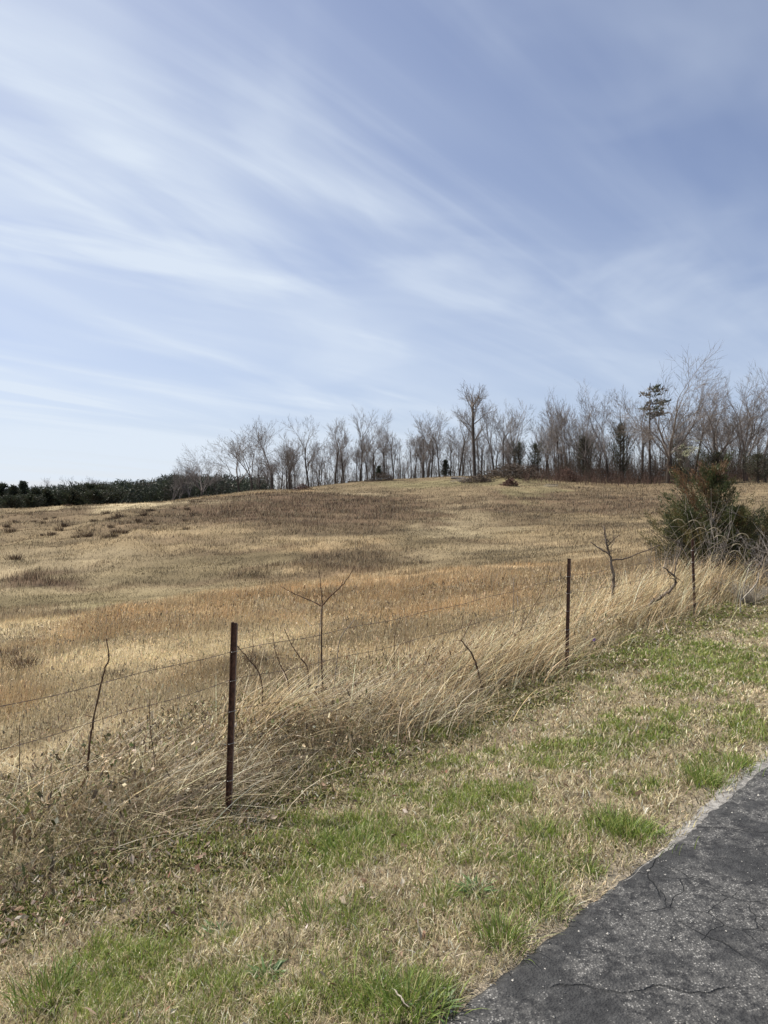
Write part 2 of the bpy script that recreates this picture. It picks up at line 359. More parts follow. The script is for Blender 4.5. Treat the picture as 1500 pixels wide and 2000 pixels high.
# asphalt: worn sealcoat, exposed aggregate, cracks
m, t, b = principled('old_asphalt', .85, .25)
g = t.node('ShaderNodeNewGeometry'); P = g.outputs['Position']
wn = t.node('ShaderNodeTexNoise'); t.put(wn.inputs['Vector'], P); wn.inputs['Scale'].default_value = 2.2; wn.inputs['Detail'].default_value = 5
va = t.node('ShaderNodeVectorMath', operation='MULTIPLY_ADD'); t.l.new(wn.outputs['Color'], va.inputs[0]); va.inputs[1].default_value = (.24, .24, .24); t.l.new(P, va.inputs[2])
vo = t.node('ShaderNodeTexVoronoi', feature='DISTANCE_TO_EDGE'); t.l.new(va.outputs[0], vo.inputs['Vector']); vo.inputs['Scale'].default_value = 1.5
crn = t.noise(P, 1.7, 3); crack = t.math('MULTIPLY', t.mapr(vo.outputs['Distance'], .001, .008, 1, 0), t.mapr(crn, .44, .56))
vo2 = t.node('ShaderNodeTexVoronoi', feature='DISTANCE_TO_EDGE'); t.l.new(va.outputs[0], vo2.inputs['Vector']); vo2.inputs['Scale'].default_value = 5.5
crack = t.math('MAXIMUM', crack, t.math('MULTIPLY', t.math('MULTIPLY', t.mapr(vo2.outputs['Distance'], .002, .016, 1, 0), t.mapr(t.noise(P, 1.1, 2), .56, .64)), .8))
ag = t.node('ShaderNodeTexVoronoi', feature='F1'); t.l.new(P, ag.inputs['Vector']); ag.inputs['Scale'].default_value = 125; ag.inputs['Randomness'].default_value = 1.0
agc = t.node('ShaderNodeSeparateColor'); t.l.new(ag.outputs['Color'], agc.inputs[0])
big = t.noise(P, 2.6, 7, .68); mid = t.noise(P, 26, 5, .7)
wear = t.math('MULTIPLY', t.mapr(big, .43, .56), t.mapr(mid, .36, .58))
stone = t.math('MULTIPLY', t.mapr(agc.outputs[0], .45, .95), t.mapr(ag.outputs['Distance'], .25, .6, 1, 0))
base = t.mix(t.mapr(mid, .3, .75), (.022, .022, .023), (.056, .056, .056))
worn = t.mix(stone, (.080, .078, .075), (.33, .32, .30))
c = t.mix(wear, base, worn)
c = t.mix(t.math('MULTIPLY', t.mapr(agc.outputs[1], .982, .99), t.mapr(t.math('ADD', ag.outputs['Distance'], t.math('MULTIPLY', mid, .5)), .42, .55, 1, 0)), c, (.5, .48, .44))
c = t.mix(t.math('MULTIPLY', crack, t.mapr(mid, .3, .6, .3, .95)), c, (.012, .012, .012))
t.l.new(c, b.inputs['Base Color'])
hgt = t.math('ADD', t.math('MULTIPLY', ag.outputs['Distance'], -.5), t.math('ADD', t.math('MULTIPLY', mid, 1.5), t.math('MULTIPLY', crack, -1.0)))
bp = t.node('ShaderNodeBump'); bp.inputs['Strength'].default_value = .9; bp.inputs['Distance'].default_value = .008; t.l.new(hgt, bp.inputs['Height']); t.l.new(bp.outputs[0], b.inputs['Normal']); M_ROAD = m
m, t, b = principled('sandy_grit', .95, .1)
g = t.node('ShaderNodeNewGeometry'); n1 = t.noise(g.outputs['Position'], 25, 8, .7); n2 = t.noise(g.outputs['Position'], 160, 3, .7)
t.l.new(t.mix(t.mapr(t.math('ADD', t.math('MULTIPLY', n1, .6), t.math('MULTIPLY', n2, .4)), .38, .62), (.16, .15, .14), (.42, .40, .37)), b.inputs['Base Color'])
bp = t.node('ShaderNodeBump'); bp.inputs['Strength'].default_value = 1; bp.inputs['Distance'].default_value = .01; t.l.new(n2, bp.inputs['Height']); t.l.new(bp.outputs[0], b.inputs['Normal']); M_GRIT = m
# post metal, wire
m, t, b = principled('rusty_post_paint', .65, .4)
g = t.node('ShaderNodeNewGeometry'); n = t.noise(g.outputs['Position'], 40, 5, .6)
t.l.new(t.mix(t.mapr(n, .35, .65), (.055, .027, .019), (.13, .062, .040)), b.inputs['Base Color']); b.inputs['Metallic'].default_value = .2; M_POST = m
m, t, b = principled('pale_post_edge', .5, .5); b.inputs['Base Color'].default_value = (.20, .14, .12, 1); M_EDGE = m  # paler brown than the post, for the outer edge of the web
m, t, b = principled('galvanised_tie', .4, .5); b.inputs['Base Color'].default_value = (.45, .43, .42, 1); b.inputs['Metallic'].default_value = .7; M_TIE = m
m, t, b = principled('rusty_wire', .7, .3); b.inputs['Base Color'].default_value = (.17, .125, .10, 1); b.inputs['Metallic'].default_value = .3; M_WIRE = m
m, t, b = principled('petals', .6, .2); b.inputs['Base Color'].default_value = (.30, .18, .62, 1); M_PETAL = m

# ------------------------------------------------------------------ ground, road
azs = np.concatenate([np.radians(np.arange(-180, -46, 3)), np.radians(np.arange(-46, 46.01, .3)), np.radians(np.arange(49, 180, 3))])
rs = np.concatenate([[0.05], np.exp(np.arange(math.log(.5), math.log(200), .0125)), np.exp(np.arange(math.log(200), math.log(3500), .08))])
A, Rr = np.meshgrid(azs, rs, indexing='ij'); gx = (Rr * np.sin(A)).ravel(); gy = (Rr * np.cos(A)).ravel()
gz = H(gx, gy); gu, gv = uv(gx, gy); gz = np.where((gu > redge(gv) + .06) & (gu < 4.9), -.06, gz)
na, nr = A.shape; ii = np.arange(na); jj = np.arange(nr - 1); I, J = np.meshgrid(ii, jj, indexing='ij'); I2 = (I + 1) % na
Q = np.stack([I * nr + J, I * nr + J + 1, I2 * nr + J + 1, I2 * nr + J], -1).reshape(-1, 4)
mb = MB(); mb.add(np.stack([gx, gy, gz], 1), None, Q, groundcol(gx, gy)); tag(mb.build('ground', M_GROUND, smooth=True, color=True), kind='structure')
# road: sheet along v, u from the broken edge to 4.8
vs_ = np.concatenate([np.arange(-14, 0, .4), np.arange(0, 14, .025), np.arange(14, 120, 1.5)]); us = np.array([0, .01, .04, .10, .2, .4, .8, 1.5, 2.5, 3.8, 5.0, 6.1])
V2, U2 = np.meshgrid(vs_, us, indexing='ij'); UU = redge(V2) * 0 + redge(vs_)[:, None] + U2 * 1.0
XX = UU * DU[0] + V2 * DV[0]; YY = UU * DU[1] + V2 * DV[1]
ZZ = np.where(U2 < .005, -.03, .018 + .006 * (fbm(XX * 3, YY * 3, 75) - .5)); ZZ = np.where(np.isclose(U2, .01), .008, ZZ)
nv, nu = V2.shape; I, J = np.meshgrid(np.arange(nv - 1), np.arange(nu - 1), indexing='ij')
Q = np.stack([I * nu + J, I * nu + J + 1, (I + 1) * nu + J + 1, (I + 1) * nu + J], -1).reshape(-1, 4)[:, ::-1]
mb = MB(); mb.add(np.stack([XX, YY, ZZ], -1).reshape(-1, 3), None, Q); tag(mb.build('road', M_ROAD, smooth=True), kind='structure')
# gritty shoulder strip between asphalt and turf, wide where the photo shows the pale edge
vs2 = np.arange(1.6, 16, .04); wid = np.interp(vs2, [1.6, 3.2, 3.7, 4.6, 7, 16], [.0, .0, .05, .10, .14, .16]); e = redge(vs2)
rows = []
for f in (0, .35, .75, 1):
    uu = e + .03 - (wid + .05 * (fbm(vs2 * 9, vs2 * 0, 77) - .5) + .02) * f * sstep(vs2, 2.8, 3.6)
    x_, y_ = uu * DU[0] + vs2 * DV[0], uu * DU[1] + vs2 * DV[1]; rows.append(np.stack([x_, y_, H(x_, y_) + (.014 if f < .9 else -.01)], 1))
G = np.stack(rows, 1); nv, nu = G.shape[:2]; I, J = np.meshgrid(np.arange(nv - 1), np.arange(nu - 1), indexing='ij')
Q = np.stack([I * nu + J, (I + 1) * nu + J, (I + 1) * nu + J + 1, I * nu + J + 1], -1).reshape(-1, 4)[:, ::-1]
mb = MB(); mb.add(G.reshape(-1, 3), None, Q); tag(mb.build('road_shoulder', M_GRIT, smooth=True), kind='structure')
mb = MB()      # loose grit
ico = np.array([(1, 0, 0), (-1, 0, 0), (0, 1, 0), (0, -1, 0), (0, 0, .7), (0, 0, -.7)]); icf = [(0, 2, 4), (2, 1, 4), (1, 3, 4), (3, 0, 4), (2, 0, 5), (1, 2, 5), (3, 1, 5), (0, 3, 5)]
for i in range(1500):
    v = random.uniform(1.4, 13); d = abs(random.gauss(0, .09)) if i < 1100 else random.uniform(0, 1.6)
    if i < 1100 and random.random() < .6: d = -d
    uu = float(redge(np.array([v]))[0]) + d; x_, y_ = uu * DU[0] + v * DV[0], uu * DU[1] + v * DV[1]
    s = random.uniform(.002, .006) * (1.5 if random.random() < .08 else 1)
    mb.add(ico * s * RNG.uniform(.6, 1.3, (6, 1)) + (x_, y_, (0.02 if d > .02 else h1(x_, y_) + .012)), icf, None, random.choice([(.42, .40, .36), (.25, .24, .22), (.5, .47, .42), (.12, .12, .12)]))
tag(mb.build('gravel', M_LEAF, color=True), 'loose pale grit scattered along the broken asphalt edge', 'gravel', kind='stuff')

# ------------------------------------------------------------------ grass blades
def polar(n, r0, r1, a0=-.62, a1=.62):
    a = RNG.uniform(a0, a1, n); r = np.exp(RNG.uniform(math.log(r0), math.log(r1), n)); return r * np.sin(a), r * np.cos(a), r
def blades(mb, x, y, z, h, wd, lean, lang, col, curl=.35, segs=3, base_dark=.85):
    """curved tapering blades: lean = horizontal travel of the tip / length, lang = its compass direction, curl = droop"""
    n = len(x); h = np.broadcast_to(h, (n,)); wd = np.broadcast_to(wd, (n,)); lean = np.broadcast_to(lean, (n,)); curl = np.broadcast_to(curl, (n,))
    dx, dy = np.cos(lang), np.sin(lang); fa = RNG.uniform(0, math.pi, n); fx, fy = np.cos(fa), np.sin(fa)
    P = []
    for k in range(segs + 1):
        t = k / segs
        ox = lean * (t * (1 - curl) + curl * t * t * 1.0) * h; up = np.sqrt(np.clip(1 - lean ** 2, .02, 1)) * h * (t - curl * .75 * t * t * t)
        c = np.stack([x + dx * ox, y + dy * ox, z + up], 1)
        ww = wd * (1 - .75 * t ** 1.5) * .5
        if k < segs: P += [c + np.stack([fx * ww, fy * ww, 0 * ww], 1), c - np.stack([fx * ww, fy * ww, 0 * ww], 1)]
        else: P.append(c)
    m_ = 2 * segs + 1; V = np.stack(P, 1).reshape(-1, 3); b = (np.arange(n) * m_)[:, None]
    Qd = np.concatenate([b + np.array([2 * k, 2 * k + 1, 2 * k + 3, 2 * k + 2]) for k in range(segs - 1)]) if segs > 1 else None
    Tr = b + np.array([2 * segs - 2, 2 * segs - 1, 2 * segs])
    C = np.repeat(col[:, None, :], m_, 1).copy()
    mb.add(V, Tr, Qd, C.reshape(-1, 3))
def jit(col, a=.25, b=.06):
    n = len(col); return np.clip(col * RNG.uniform(1 - a, 1 + a, (n, 1)) * RNG.uniform(1 - b, 1 + b, (n, 3)), .005, .9)

# verge: dead thatch
x, y, r = polar(520000, 1.7, 24); u, v = uv(x, y); ed = redge(v)
k = (u < ed + .02 - .04 * RNG.random(len(x))) & (u > -4.3); x, y, r, u = x[k], y[k], r[k], u[k]
g, mm = vergemask(x, y)
k = RNG.random(len(x)) < (1 - .55 * g) * (1 - .70 * mm) * (.35 + .9 * sstep(fbm(x * 6, y * 6, 81), .3, .6)) * np.where(u > U_ROAD - .12, .5, 1)
x, y, r, g = x[k], y[k], r[k], g[k]; n = len(x)
pal = np.array([(.68, .58, .38), (.56, .465, .29), (.36, .285, .17), (.80, .72, .53), (.20, .15, .09), (.46, .41, .21)])[RNG.choice(6, n, p=[.27, .25, .18, .10, .12, .08])]
mb = MB(); blades(mb, x, y, H(x, y) + RNG.uniform(0, .02, n), RNG.uniform(.02, .065, n), np.clip(.0013 * r, .0028, .014) * RNG.uniform(.7, 1.4, n), RNG.uniform(.3, .97, n), RNG.uniform(0, 2 * math.pi, n), jit(pal, .45) * (.62 + .7 * fbm(x * 8, y * 8, 88))[:, None], .3, 2)
tag(mb.build('dead_grass', M_GRASS, color=True), 'matted short tan dead grass covering the roadside verge', 'grass', kind='stuff')
# verge: green grass + moss
x, y, r = polar(560000, 1.7, 24); u, v = uv(x, y); k = (u < redge(v) - .03) & (u > -4.0); x, y, r, u = x[k], y[k], r[k], u[k]
g, mm = vergemask(x, y); cl = fbm(x * 9, y * 9, 83)
k = RNG.random(len(x)) < np.clip(g * (1 - .5 * mm) * (.25 + 1.3 * sstep(cl, .35, .65)) + .03, 0, 1); xg, yg, rg, gg = x[k], y[k], r[k], g[k]; n = len(xg)
pal = np.array([(.24, .30, .065), (.17, .23, .05), (.34, .38, .10), (.36, .34, .12), (.55, .48, .28)])[RNG.choice(5, n, p=[.34, .27, .22, .10, .07])]
hh = RNG.uniform(.03, .09, n) * (.6 + .7 * sstep(fbm(xg * 5, yg * 5, 85), .35, .65))
mb = MB(); blades(mb, xg, yg, H(xg, yg), hh, np.clip(.0013 * rg, .003, .014) * RNG.uniform(.7, 1.3, n), RNG.uniform(.1, .8, n), RNG.uniform(0, 2 * math.pi, n), jit(pal), .4, 3)
tag(mb.build('green_grass', M_GRASS, color=True), 'patches of fresh green grass growing through the verge', 'grass', kind='stuff')
k = RNG.random(len(x)) < .95 * mm * (.3 + sstep(fbm(x * 7, y * 7, 87), .35, .6)); xm, ym, rm = x[k], y[k], r[k]; n = len(xm)
pal = np.array([(.14, .17, .035), (.20, .21, .045), (.17, .135, .045), (.06, .065, .025), (.28, .28, .07), (.44, .36, .21)])[RNG.choice(6, n, p=[.25, .22, .18, .17, .08, .10])]
mb = MB(); blades(mb, xm, ym, H(xm, ym) + RNG.uniform(0, .012, n), RNG.uniform(.012, .035, n), np.clip(.0022 * rm, .006, .024) * RNG.uniform(.7, 1.5, n), RNG.uniform(.4, 1, n), RNG.uniform(0, 2 * math.pi, n), jit(pal, .3), .3, 2)
tag(mb.build('moss', M_LEAF, color=True), 'dark green and brown low moss and weeds at the foot of the fence', 'ground cover', kind='stuff')
# leaf litter
def flakes(mb, x, y, z, s, col, tilt=.8):
    n = len(x); a = RNG.uniform(0, 2 * math.pi, n); t1 = RNG.normal(0, tilt, n); t2 = RNG.normal(0, tilt, n)
    e1 = np.stack([np.cos(a), np.sin(a), t1], 1); e2 = np.stack([-np.sin(a), np.cos(a), t2], 1) * RNG.uniform(.3, .6, (n, 1))
    c = np.stack([x, y, z], 1); s = np.broadcast_to(s, (n,))[:, None]
    up = np.zeros((n, 3)); up[:, 2] = s[:, 0] * RNG.uniform(-.3, .5, n)
    V = np.stack([c - e1 * s, c - e1 * .3 * s + e2 * s + up, c + e1 * s, c + .2 * e1 * s - e2 * s + up], 1).reshape(-1, 3)
    b = (np.arange(n) * 4)[:, None]; mb.add(V, np.concatenate([b + np.array([0, 1, 2]), b + np.array([0, 2, 3])]), None, np.repeat(col, 4, 0))
x, y, r = polar(90000, 1.8, 22); u, v = uv(x, y)
k = (u < -1.6) & (u > -5) & (RNG.random(len(x)) < .03 + .60 * np.exp(-((u + 3.75) / .42) ** 2) * sstep(fbm(x * 2, y * 2, 91), .35, .6)); x, y, r = x[k], y[k], r[k]; n = len(x)
pal = np.array([(.30, .20, .13), (.42, .33, .24), (.16, .095, .06), (.50, .44, .36), (.24, .13, .08)])[RNG.choice(5, n, p=[.3, .25, .2, .12, .13])]
mb = MB(); flakes(mb, x, y, H(x, y) + RNG.uniform(.012, .05, n), np.clip(RNG.gamma(3, .0036, n), .004, .024), jit(pal), .6)
tag(mb.build('leaf_litter', M_LEAF, color=True), 'curled brown and bleached fallen leaves drifted along the fence line', 'leaves', kind='stuff')

# field sward near, mid, far
def sward(name, label, n0, r0, r1, wk, wmin, keep, hmul=1., segs=3, lean=(.05, .35), palj=.3):
    x, y, r = polar(n0, r0, r1); u, v = uv(x, y); k = (u < -4.2); x, y, r, u = x[k], y[k], r[k], u[k]
    k = RNG.random(len(x)) < keep(x, y, r, u); x, y, r, u = x[k], y[k], r[k], u[k]; n = len(x)
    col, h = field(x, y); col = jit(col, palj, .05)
    pale = (RNG.random(n) < .20)[:, None]; col = np.where(pale, col * .3 + np.array((.50, .42, .27)) * .7, col)
    dk = (RNG.random(n) < .14)[:, None]; col = np.where(dk, col * .45, col)
    tuft = np.where(r > 35, fbm(x * .55, y * .55, 96, 3) * 1.5 - .25, fbm(x * 1.4, y * 1.4, 95))
    hh = h * RNG.uniform(.45, 1.25, n) * np.clip(.55 + .9 * tuft, .2, 2) * hmul * (.62 + .38 * sstep(r, 8, 18))
    la = np.where(RNG.random(n) < .6, RNG.normal(.3, .7, n), RNG.uniform(0, 2 * math.pi, n))
    mb = MB(); blades(mb, x, y, H(x, y) - .01, hh, np.maximum(wk * r, wmin) * RNG.uniform(.6, 1.4, n), RNG.uniform(lean[0], lean[1], n) + .25 * (RNG.random(n) < .15), la, col, .3, segs)
    return tag(mb.build(name, M_GRASS, color=True), label, 'grass', kind='stuff')
sward('field_grass', 'tan and orange dry broomsedge just beyond the wire fence', 300000, 5, 34, .00055, .0032, lambda x, y, r, u: .35 + .65 * sstep(fbm(x * 1.1, y * 1.1, 97), .3, .6))
sward('hill_grass', 'brown, buff and straw coloured dry grass covering the hillside', 330000, 30, 150, .00050, .01, lambda x, y, r, u: (.3 + .7 * sstep(fbm(x * .5, y * .5, 98), .3, .65)) * (1 - .8 * sstep(r, 138, 150)), .75, 2, palj=.42)

x, y, r = polar(150000, 6, 30); u, v = uv(x, y); k = (u < -5.0) & (RNG.random(len(x)) < .25 + .75 * sstep(fbm(x * 1.3, y * 1.3, 111), .35, .6)); x, y, r = x[k], y[k], r[k]; n = len(x)
fc, fh = field(x, y); q_ = RNG.random((n, 1)); fc = np.where(q_ < .45, fc * .35 + np.array((.60, .50, .33)) * .65, np.where(q_ < .75, fc * .4, fc))
mb = MB(); flakes(mb, x, y, H(x, y) + fh * RNG.uniform(.25, .95, n) * .8, np.clip(.0011 * r, .008, .03) * RNG.uniform(.5, 1.4, n), jit(fc, .3), 1.6)
tag(mb.build('seed_heads', M_GRASS, color=True), 'curled leaf bits and seed heads caught among the near field grass', 'seed heads', kind='stuff')

# ------------------------------------------------------------------ fence line straw: clumps bent over to the right
def straw(mb, cx, cy, n, spread, L, lean, ang, angj, cols, wd=.0052, curl=.5, zj=.05, heads=0.0):
    x = cx + RNG.normal(0, spread[0], n) * DV[0] + RNG.normal(0, spread[1], n) * DU[0]; y = cy + RNG.normal(0, spread[0], n) * DV[1] + RNG.normal(0, spread[1], n) * DU[1]
    col = jit(np.array(cols)[RNG.integers(0, len(cols), n)], .5); col[RNG.random(n) < .22] *= .35
    r = np.hypot(x, y); la = ang + RNG.normal(0, angj, n) * np.where(RNG.random(n) < .33, 3.2, 1.25)
    blades(mb, x, y, H(x, y) - .01 + RNG.uniform(0, zj, n), RNG.uniform(L[0], L[1], n), np.maximum(wd, .00052 * r) * RNG.uniform(.6, 1.4, n), np.clip(RNG.normal(lean, .16, n), .1, .98), la, col, np.clip(curl * RNG.uniform(.2, 1.7, n), 0, 1), 5)
STR = [(.72, .58, .35), (.62, .48, .27), (.80, .68, .45), (.42, .29, .15), (.66, .47, .25)]
GRY = [(.60, .51, .36), (.50, .41, .27), (.74, .65, .49), (.24, .17, .10)]
def clump_heads(mb, p, n, spread, L):
    x = p[0] + RNG.normal(L * .45, .25, n) * DV[0] + RNG.normal(0, spread[1], n) * DU[0]; y = p[1] + RNG.normal(L * .45, .25, n) * DV[1] + RNG.normal(0, spread[1], n) * DU[1]
    flakes(mb, x, y, H(x, y) + RNG.uniform(.15, .6, n) * L, RNG.uniform(.005, .014, n), jit(np.array([(.62, .52, .34), (.40, .29, .17), (.22, .15, .09)])[RNG.integers(0, 3, n)], .3), 1.5)
def clump(px, py, n, spread, L, lean, ang, angj, cols, label, **kw):
    p = hit(px, py); mb = MB(); straw(mb, p[0], p[1], int(n * 1.25), spread, L, lean, ang, angj, cols, **kw)
    clump_heads(mb, p, int(n * .35), spread, L[1])
    o = mb.build('dry_grass_clump', M_GRASS, color=True, origin=(p[0], p[1], h1(*p))); return tag(o, label, 'grass clump', 'dry grass clumps bent over along the fence')
clump(470, 1465, 900, (.16, .16), (.45, 1.15), .84, .40, .22, STR, 'pale straw clump leaning right from just behind the nearest rusty post')
clump(600, 1415, 1100, (.32, .18), (.4, .95), .88, .3, .5, STR[:3] + GRY[:3], 'tangled flattened straw clump between the nearest post and the forked sapling', curl=.8)
clump(760, 1405, 1200, (.40, .25), (.4, .9), .82, .4, .5, GRY + STR, 'grey tan straw heap right of the forked sapling', curl=.6)
clump(860, 1340, 1300, (.30, .28), (.45, .85), .72, .45, .25, STR, 'big golden straw clump around the short curved dark stick')
clump(960, 1310, 1500, (.42, .28), (.5, .9), .80, .50, .22, STR, 'large wind bent golden straw clump left of the second post')
clump(1060, 1260, 900, (.4, .2), (.4, .8), .84, .5, .25, STR, 'golden straw clump pressed against the second post')
clump(1150, 1225, 1200, (.5, .3), (.5, .95), .78, .52, .25, STR, 'golden straw clump just right of the second post')
clump(1215, 1200, 1500, (.6, .35), (.6, 1.15), .70, .55, .25, STR, 'tall straw clump below the small dead tree')
clump(1290, 1175, 1200, (.6, .4), (.7, 1.2), .62, .55, .3, STR, 'upright straw clump left of the third post')
clump(1370, 1165, 1100, (.6, .4), (.6, 1.2), .66, .45, .35, STR, 'straw clump right of the third post')
clump(1440, 1150, 1100, (.8, .5), (.3, .8), .8, .4, 1.2, GRY, 'low grey dead grass clump under the brush at the right edge')
clump(150, 1520, 1000, (.6, .4), (.4, .95), .90, .3, .7, GRY + STR[:2], 'sparse flattened straws crossing the weeds left of the nearest post', curl=.8)
clump(60, 1590, 800, (.5, .35), (.4, .95), .93, .2, .6, GRY + STR[:3], 'long pale straws lying in the bottom left weeds', curl=.75)
clump(330, 1555, 900, (.35, .25), (.35, .85), .93, .45, .35, GRY + STR[:1], 'grey flattened straw sheaf at the foot of the nearest post', curl=.6)
# weedy tangle behind and under the fence
x, y, r = polar(420000, 3.2, 24); u, v = uv(x, y)
k = (u < -3.55) & (u > -7.2) & (RNG.random(len(x)) < (.35 + .65 * sstep(fbm(x * 1.6, y * 1.6, 101), .35, .6)) * (1 - sstep(-u, 5.2, 7.2) * .8) * sstep(-u, 3.5, 4.1)); x, y, r, u = x[k], y[k], r[k], u[k]; n = len(x)
hm = .36 * sstep(-u, 3.6, 4.4) * (.4 + .9 * fbm(x * 1.5, y * 1.5, 103))
gl = sstep(fbm(x * 1.1, y * 1.1, 105), .42, .62) * np.exp(-((x + 1.2) / 2.2) ** 2)
pal = np.array([(.32, .245, .14), (.52, .41, .25), (.12, .085, .05), (.16, .15, .055), (.13, .15, .045), (.70, .60, .42)])
ci = np.where(RNG.random(n) < .25 + .35 * gl, RNG.choice([2, 3, 4], n), RNG.choice([0, 1, 2, 5], n, p=[.34, .3, .2, .16]))
mb = MB(); zt = RNG.random(n) ** .8 * hm; kk = RNG.random(n) < .55
flakes(mb, x[kk], y[kk], (H(x, y) + zt)[kk], np.clip(RNG.gamma(3, .0035, kk.sum()), .004, .02), jit(pal[ci], .5)[kk], 1.0)
kk = ~kk; n2 = kk.sum()
blades(mb, x[kk], y[kk], (H(x, y) + zt * .5)[kk], RNG.uniform(.08, .30, n2), np.maximum(.0025, .0005 * r[kk]) * RNG.uniform(.6, 1.3, n2), RNG.uniform(.2, .98, n2), RNG.uniform(0, 2 * math.pi, n2), jit(pal[ci], .5)[kk], .4, 3)
tag(mb.build('weed_tangle', M_LEAF, color=True), 'dense brown and olive dead weeds tangled along the fence', 'weeds', kind='stuff')

# arching foxtail seed heads by the third post
for (px, py, tx, ty, lab) in [(1275, 1120, 1315, 1018, 'leftmost'), (1282, 1118, 1345, 1020, 'second'), (1290, 1118, 1358, 1035, 'third'), (1300, 1120, 1385, 1035, 'fourth'), (1320, 1125, 1395, 1050, 'fifth'), (1345, 1140, 1440, 1046, 'sixth'), (1350, 1140, 1430, 1066, 'seventh'), (1340, 1140, 1425, 1080, 'rightmost')]:
    Yd = 11.0; Yd += random.uniform(-.5, .5); P0, P3 = at(px + random.uniform(-18, 18), py, Yd), at(tx, ty, Yd - .3); mid = P0 * .45 + P3 * .55 + (-.05, 0, .12)
    pth = smoothpts([P0 - (0.05, 0, .3), P0, mid, P3], 4); root = empty('foxtail_stem', tuple(pth[0])); org = pth[0]
    mb = MB(); tube(mb, pth - org, (.0028, .0015), 4, (.5, .42, .27)); mb.build('stem', M_GRASS, root, color=True)
    hd = smoothpts([P3, P3 + (.06, 0, .03), P3 + (.13, 0, .01), P3 + (.18, 0, -.05)], 4) - org
    mb = MB(); nn = 260; tt = RNG.uniform(0, len(hd) - 1.01, nn); i0 = tt.astype(int); pp = hd[i0] * (1 - (tt - i0))[:, None] + hd[i0 + 1] * (tt - i0)[:, None]
    blades(mb, pp[:, 0], pp[:, 1], pp[:, 2], np.full(nn, .018), .003, RNG.uniform(.6, 1, nn), RNG.uniform(0, 6.28, nn), jit(np.tile((.55, .48, .35), (nn, 1))), .1, 1)
    tube(mb, hd, .005, 5, (.5, .43, .3)); mb.build('seed_head', M_GRASS, root, color=True)
    tag(root, 'pale arching foxtail grass head beside the cedar, %s from the left' % lab, 'grass stem', 'foxtail heads near the third post')

# ------------------------------------------------------------------ T posts and barbed wire
def tpost(base, top, label):
    b_ = np.array(base); hgt = np.linalg.norm(top - b_); ax = (top - b_) / hgt
    root = empty('fence_post', tuple(b_)); root.rotation_euler = Vector(ax).to_track_quat('Z', 'Y').to_euler()
    # T section: face plate, stem web; bulb edges
    def prism(mb, x0, x1, y0, y1, z0, z1):
        v = [(x, y, z) for z in (z0, z1) for (x, y) in ((x0, y0), (x1, y0), (x1, y1), (x0, y1))]
        mb.add(v, None, [(0, 3, 2, 1), (4, 5, 6, 7), (0, 1, 5, 4), (1, 2, 6, 5), (2, 3, 7, 6), (3, 0, 4, 7)])
    rz = -.30; c, s = math.cos(rz), math.sin(rz)
    def rot(mb):
        for i, v in enumerate(mb.v): mb.v[i] = np.stack([v[:, 0] * c - v[:, 1] * s, v[:, 0] * s + v[:, 1] * c, v[:, 2]], 1)
    mb = MB(); prism(mb, -.0165, .0165, 0, .0045, -.25, hgt); rot(mb); mb.build('flange', M_POST, root)
    mb = MB(); prism(mb, -.0024, .0024, -.030, -.0005, -.25, hgt - .004); rot(mb); mb.build('web', M_POST, root)
    mb = MB(); prism(mb, -.0042, .0042, -.033, -.0302, -.25, hgt - .008); rot(mb); mb.build('web_edge', M_EDGE, root)
    for k in range(int(hgt / .053)):
        mb = MB(); prism(mb, .006, .015, -.0062, -.0006, .06 + k * .053, .075 + k * .053); rot(mb); mb.build('stud', M_POST, root)
    for z in (.22, .45, .65, .84, 1.02):
        ang = np.linspace(0, 2 * math.pi, 13); P = np.stack([.022 * np.cos(ang), -.014 + .024 * np.sin(ang), z + .004 * np.sin(2 * ang)], 1)
        mb = MB(); tube(mb, P, .0016, 5, cap=False); tube(mb, [P[0], P[0] + (.014, -.006, .008)], .0015, 4); mb.build('wire_tie', M_TIE, root)
    tag(root, label, 'fence post', 'rusty steel T posts of the roadside fence')
    return b_, ax
PB = [(443, 1592, 455, 1215, 4.6), (1104, 1312, 1109, 1090, 7.9), (1359, 1206, 1354, 1052, 11.2)]
LAB = ['nearest rusty brown steel T post standing in front of the straw', 'second rusty brown steel T post, between the golden straw clumps', 'farthest rusty steel T post standing in front of the cedar']
ends = []
for (bx, by, tx, ty, Yd), l in zip(PB, LAB):
    b_ = at(bx, by, Yd); t_ = at(tx, ty, Yd); gz_ = h1(b_[0], b_[1]); b_[2] = min(b_[2], gz_ + .01); ends.append(tpost(b_, t_, l))
dirv = np.array([DV[0], DV[1], 0.])
pre = (ends[0][0] - dirv * 4.4 + (0, 0, -.12), np.array([0, 0, 1.])); post_ = (ends[2][0] + dirv * 5.5 + (0, 0, .1), np.array([0, 0, 1.]))
pre2 = (pre[0] - dirv * 4.4, pre[1])
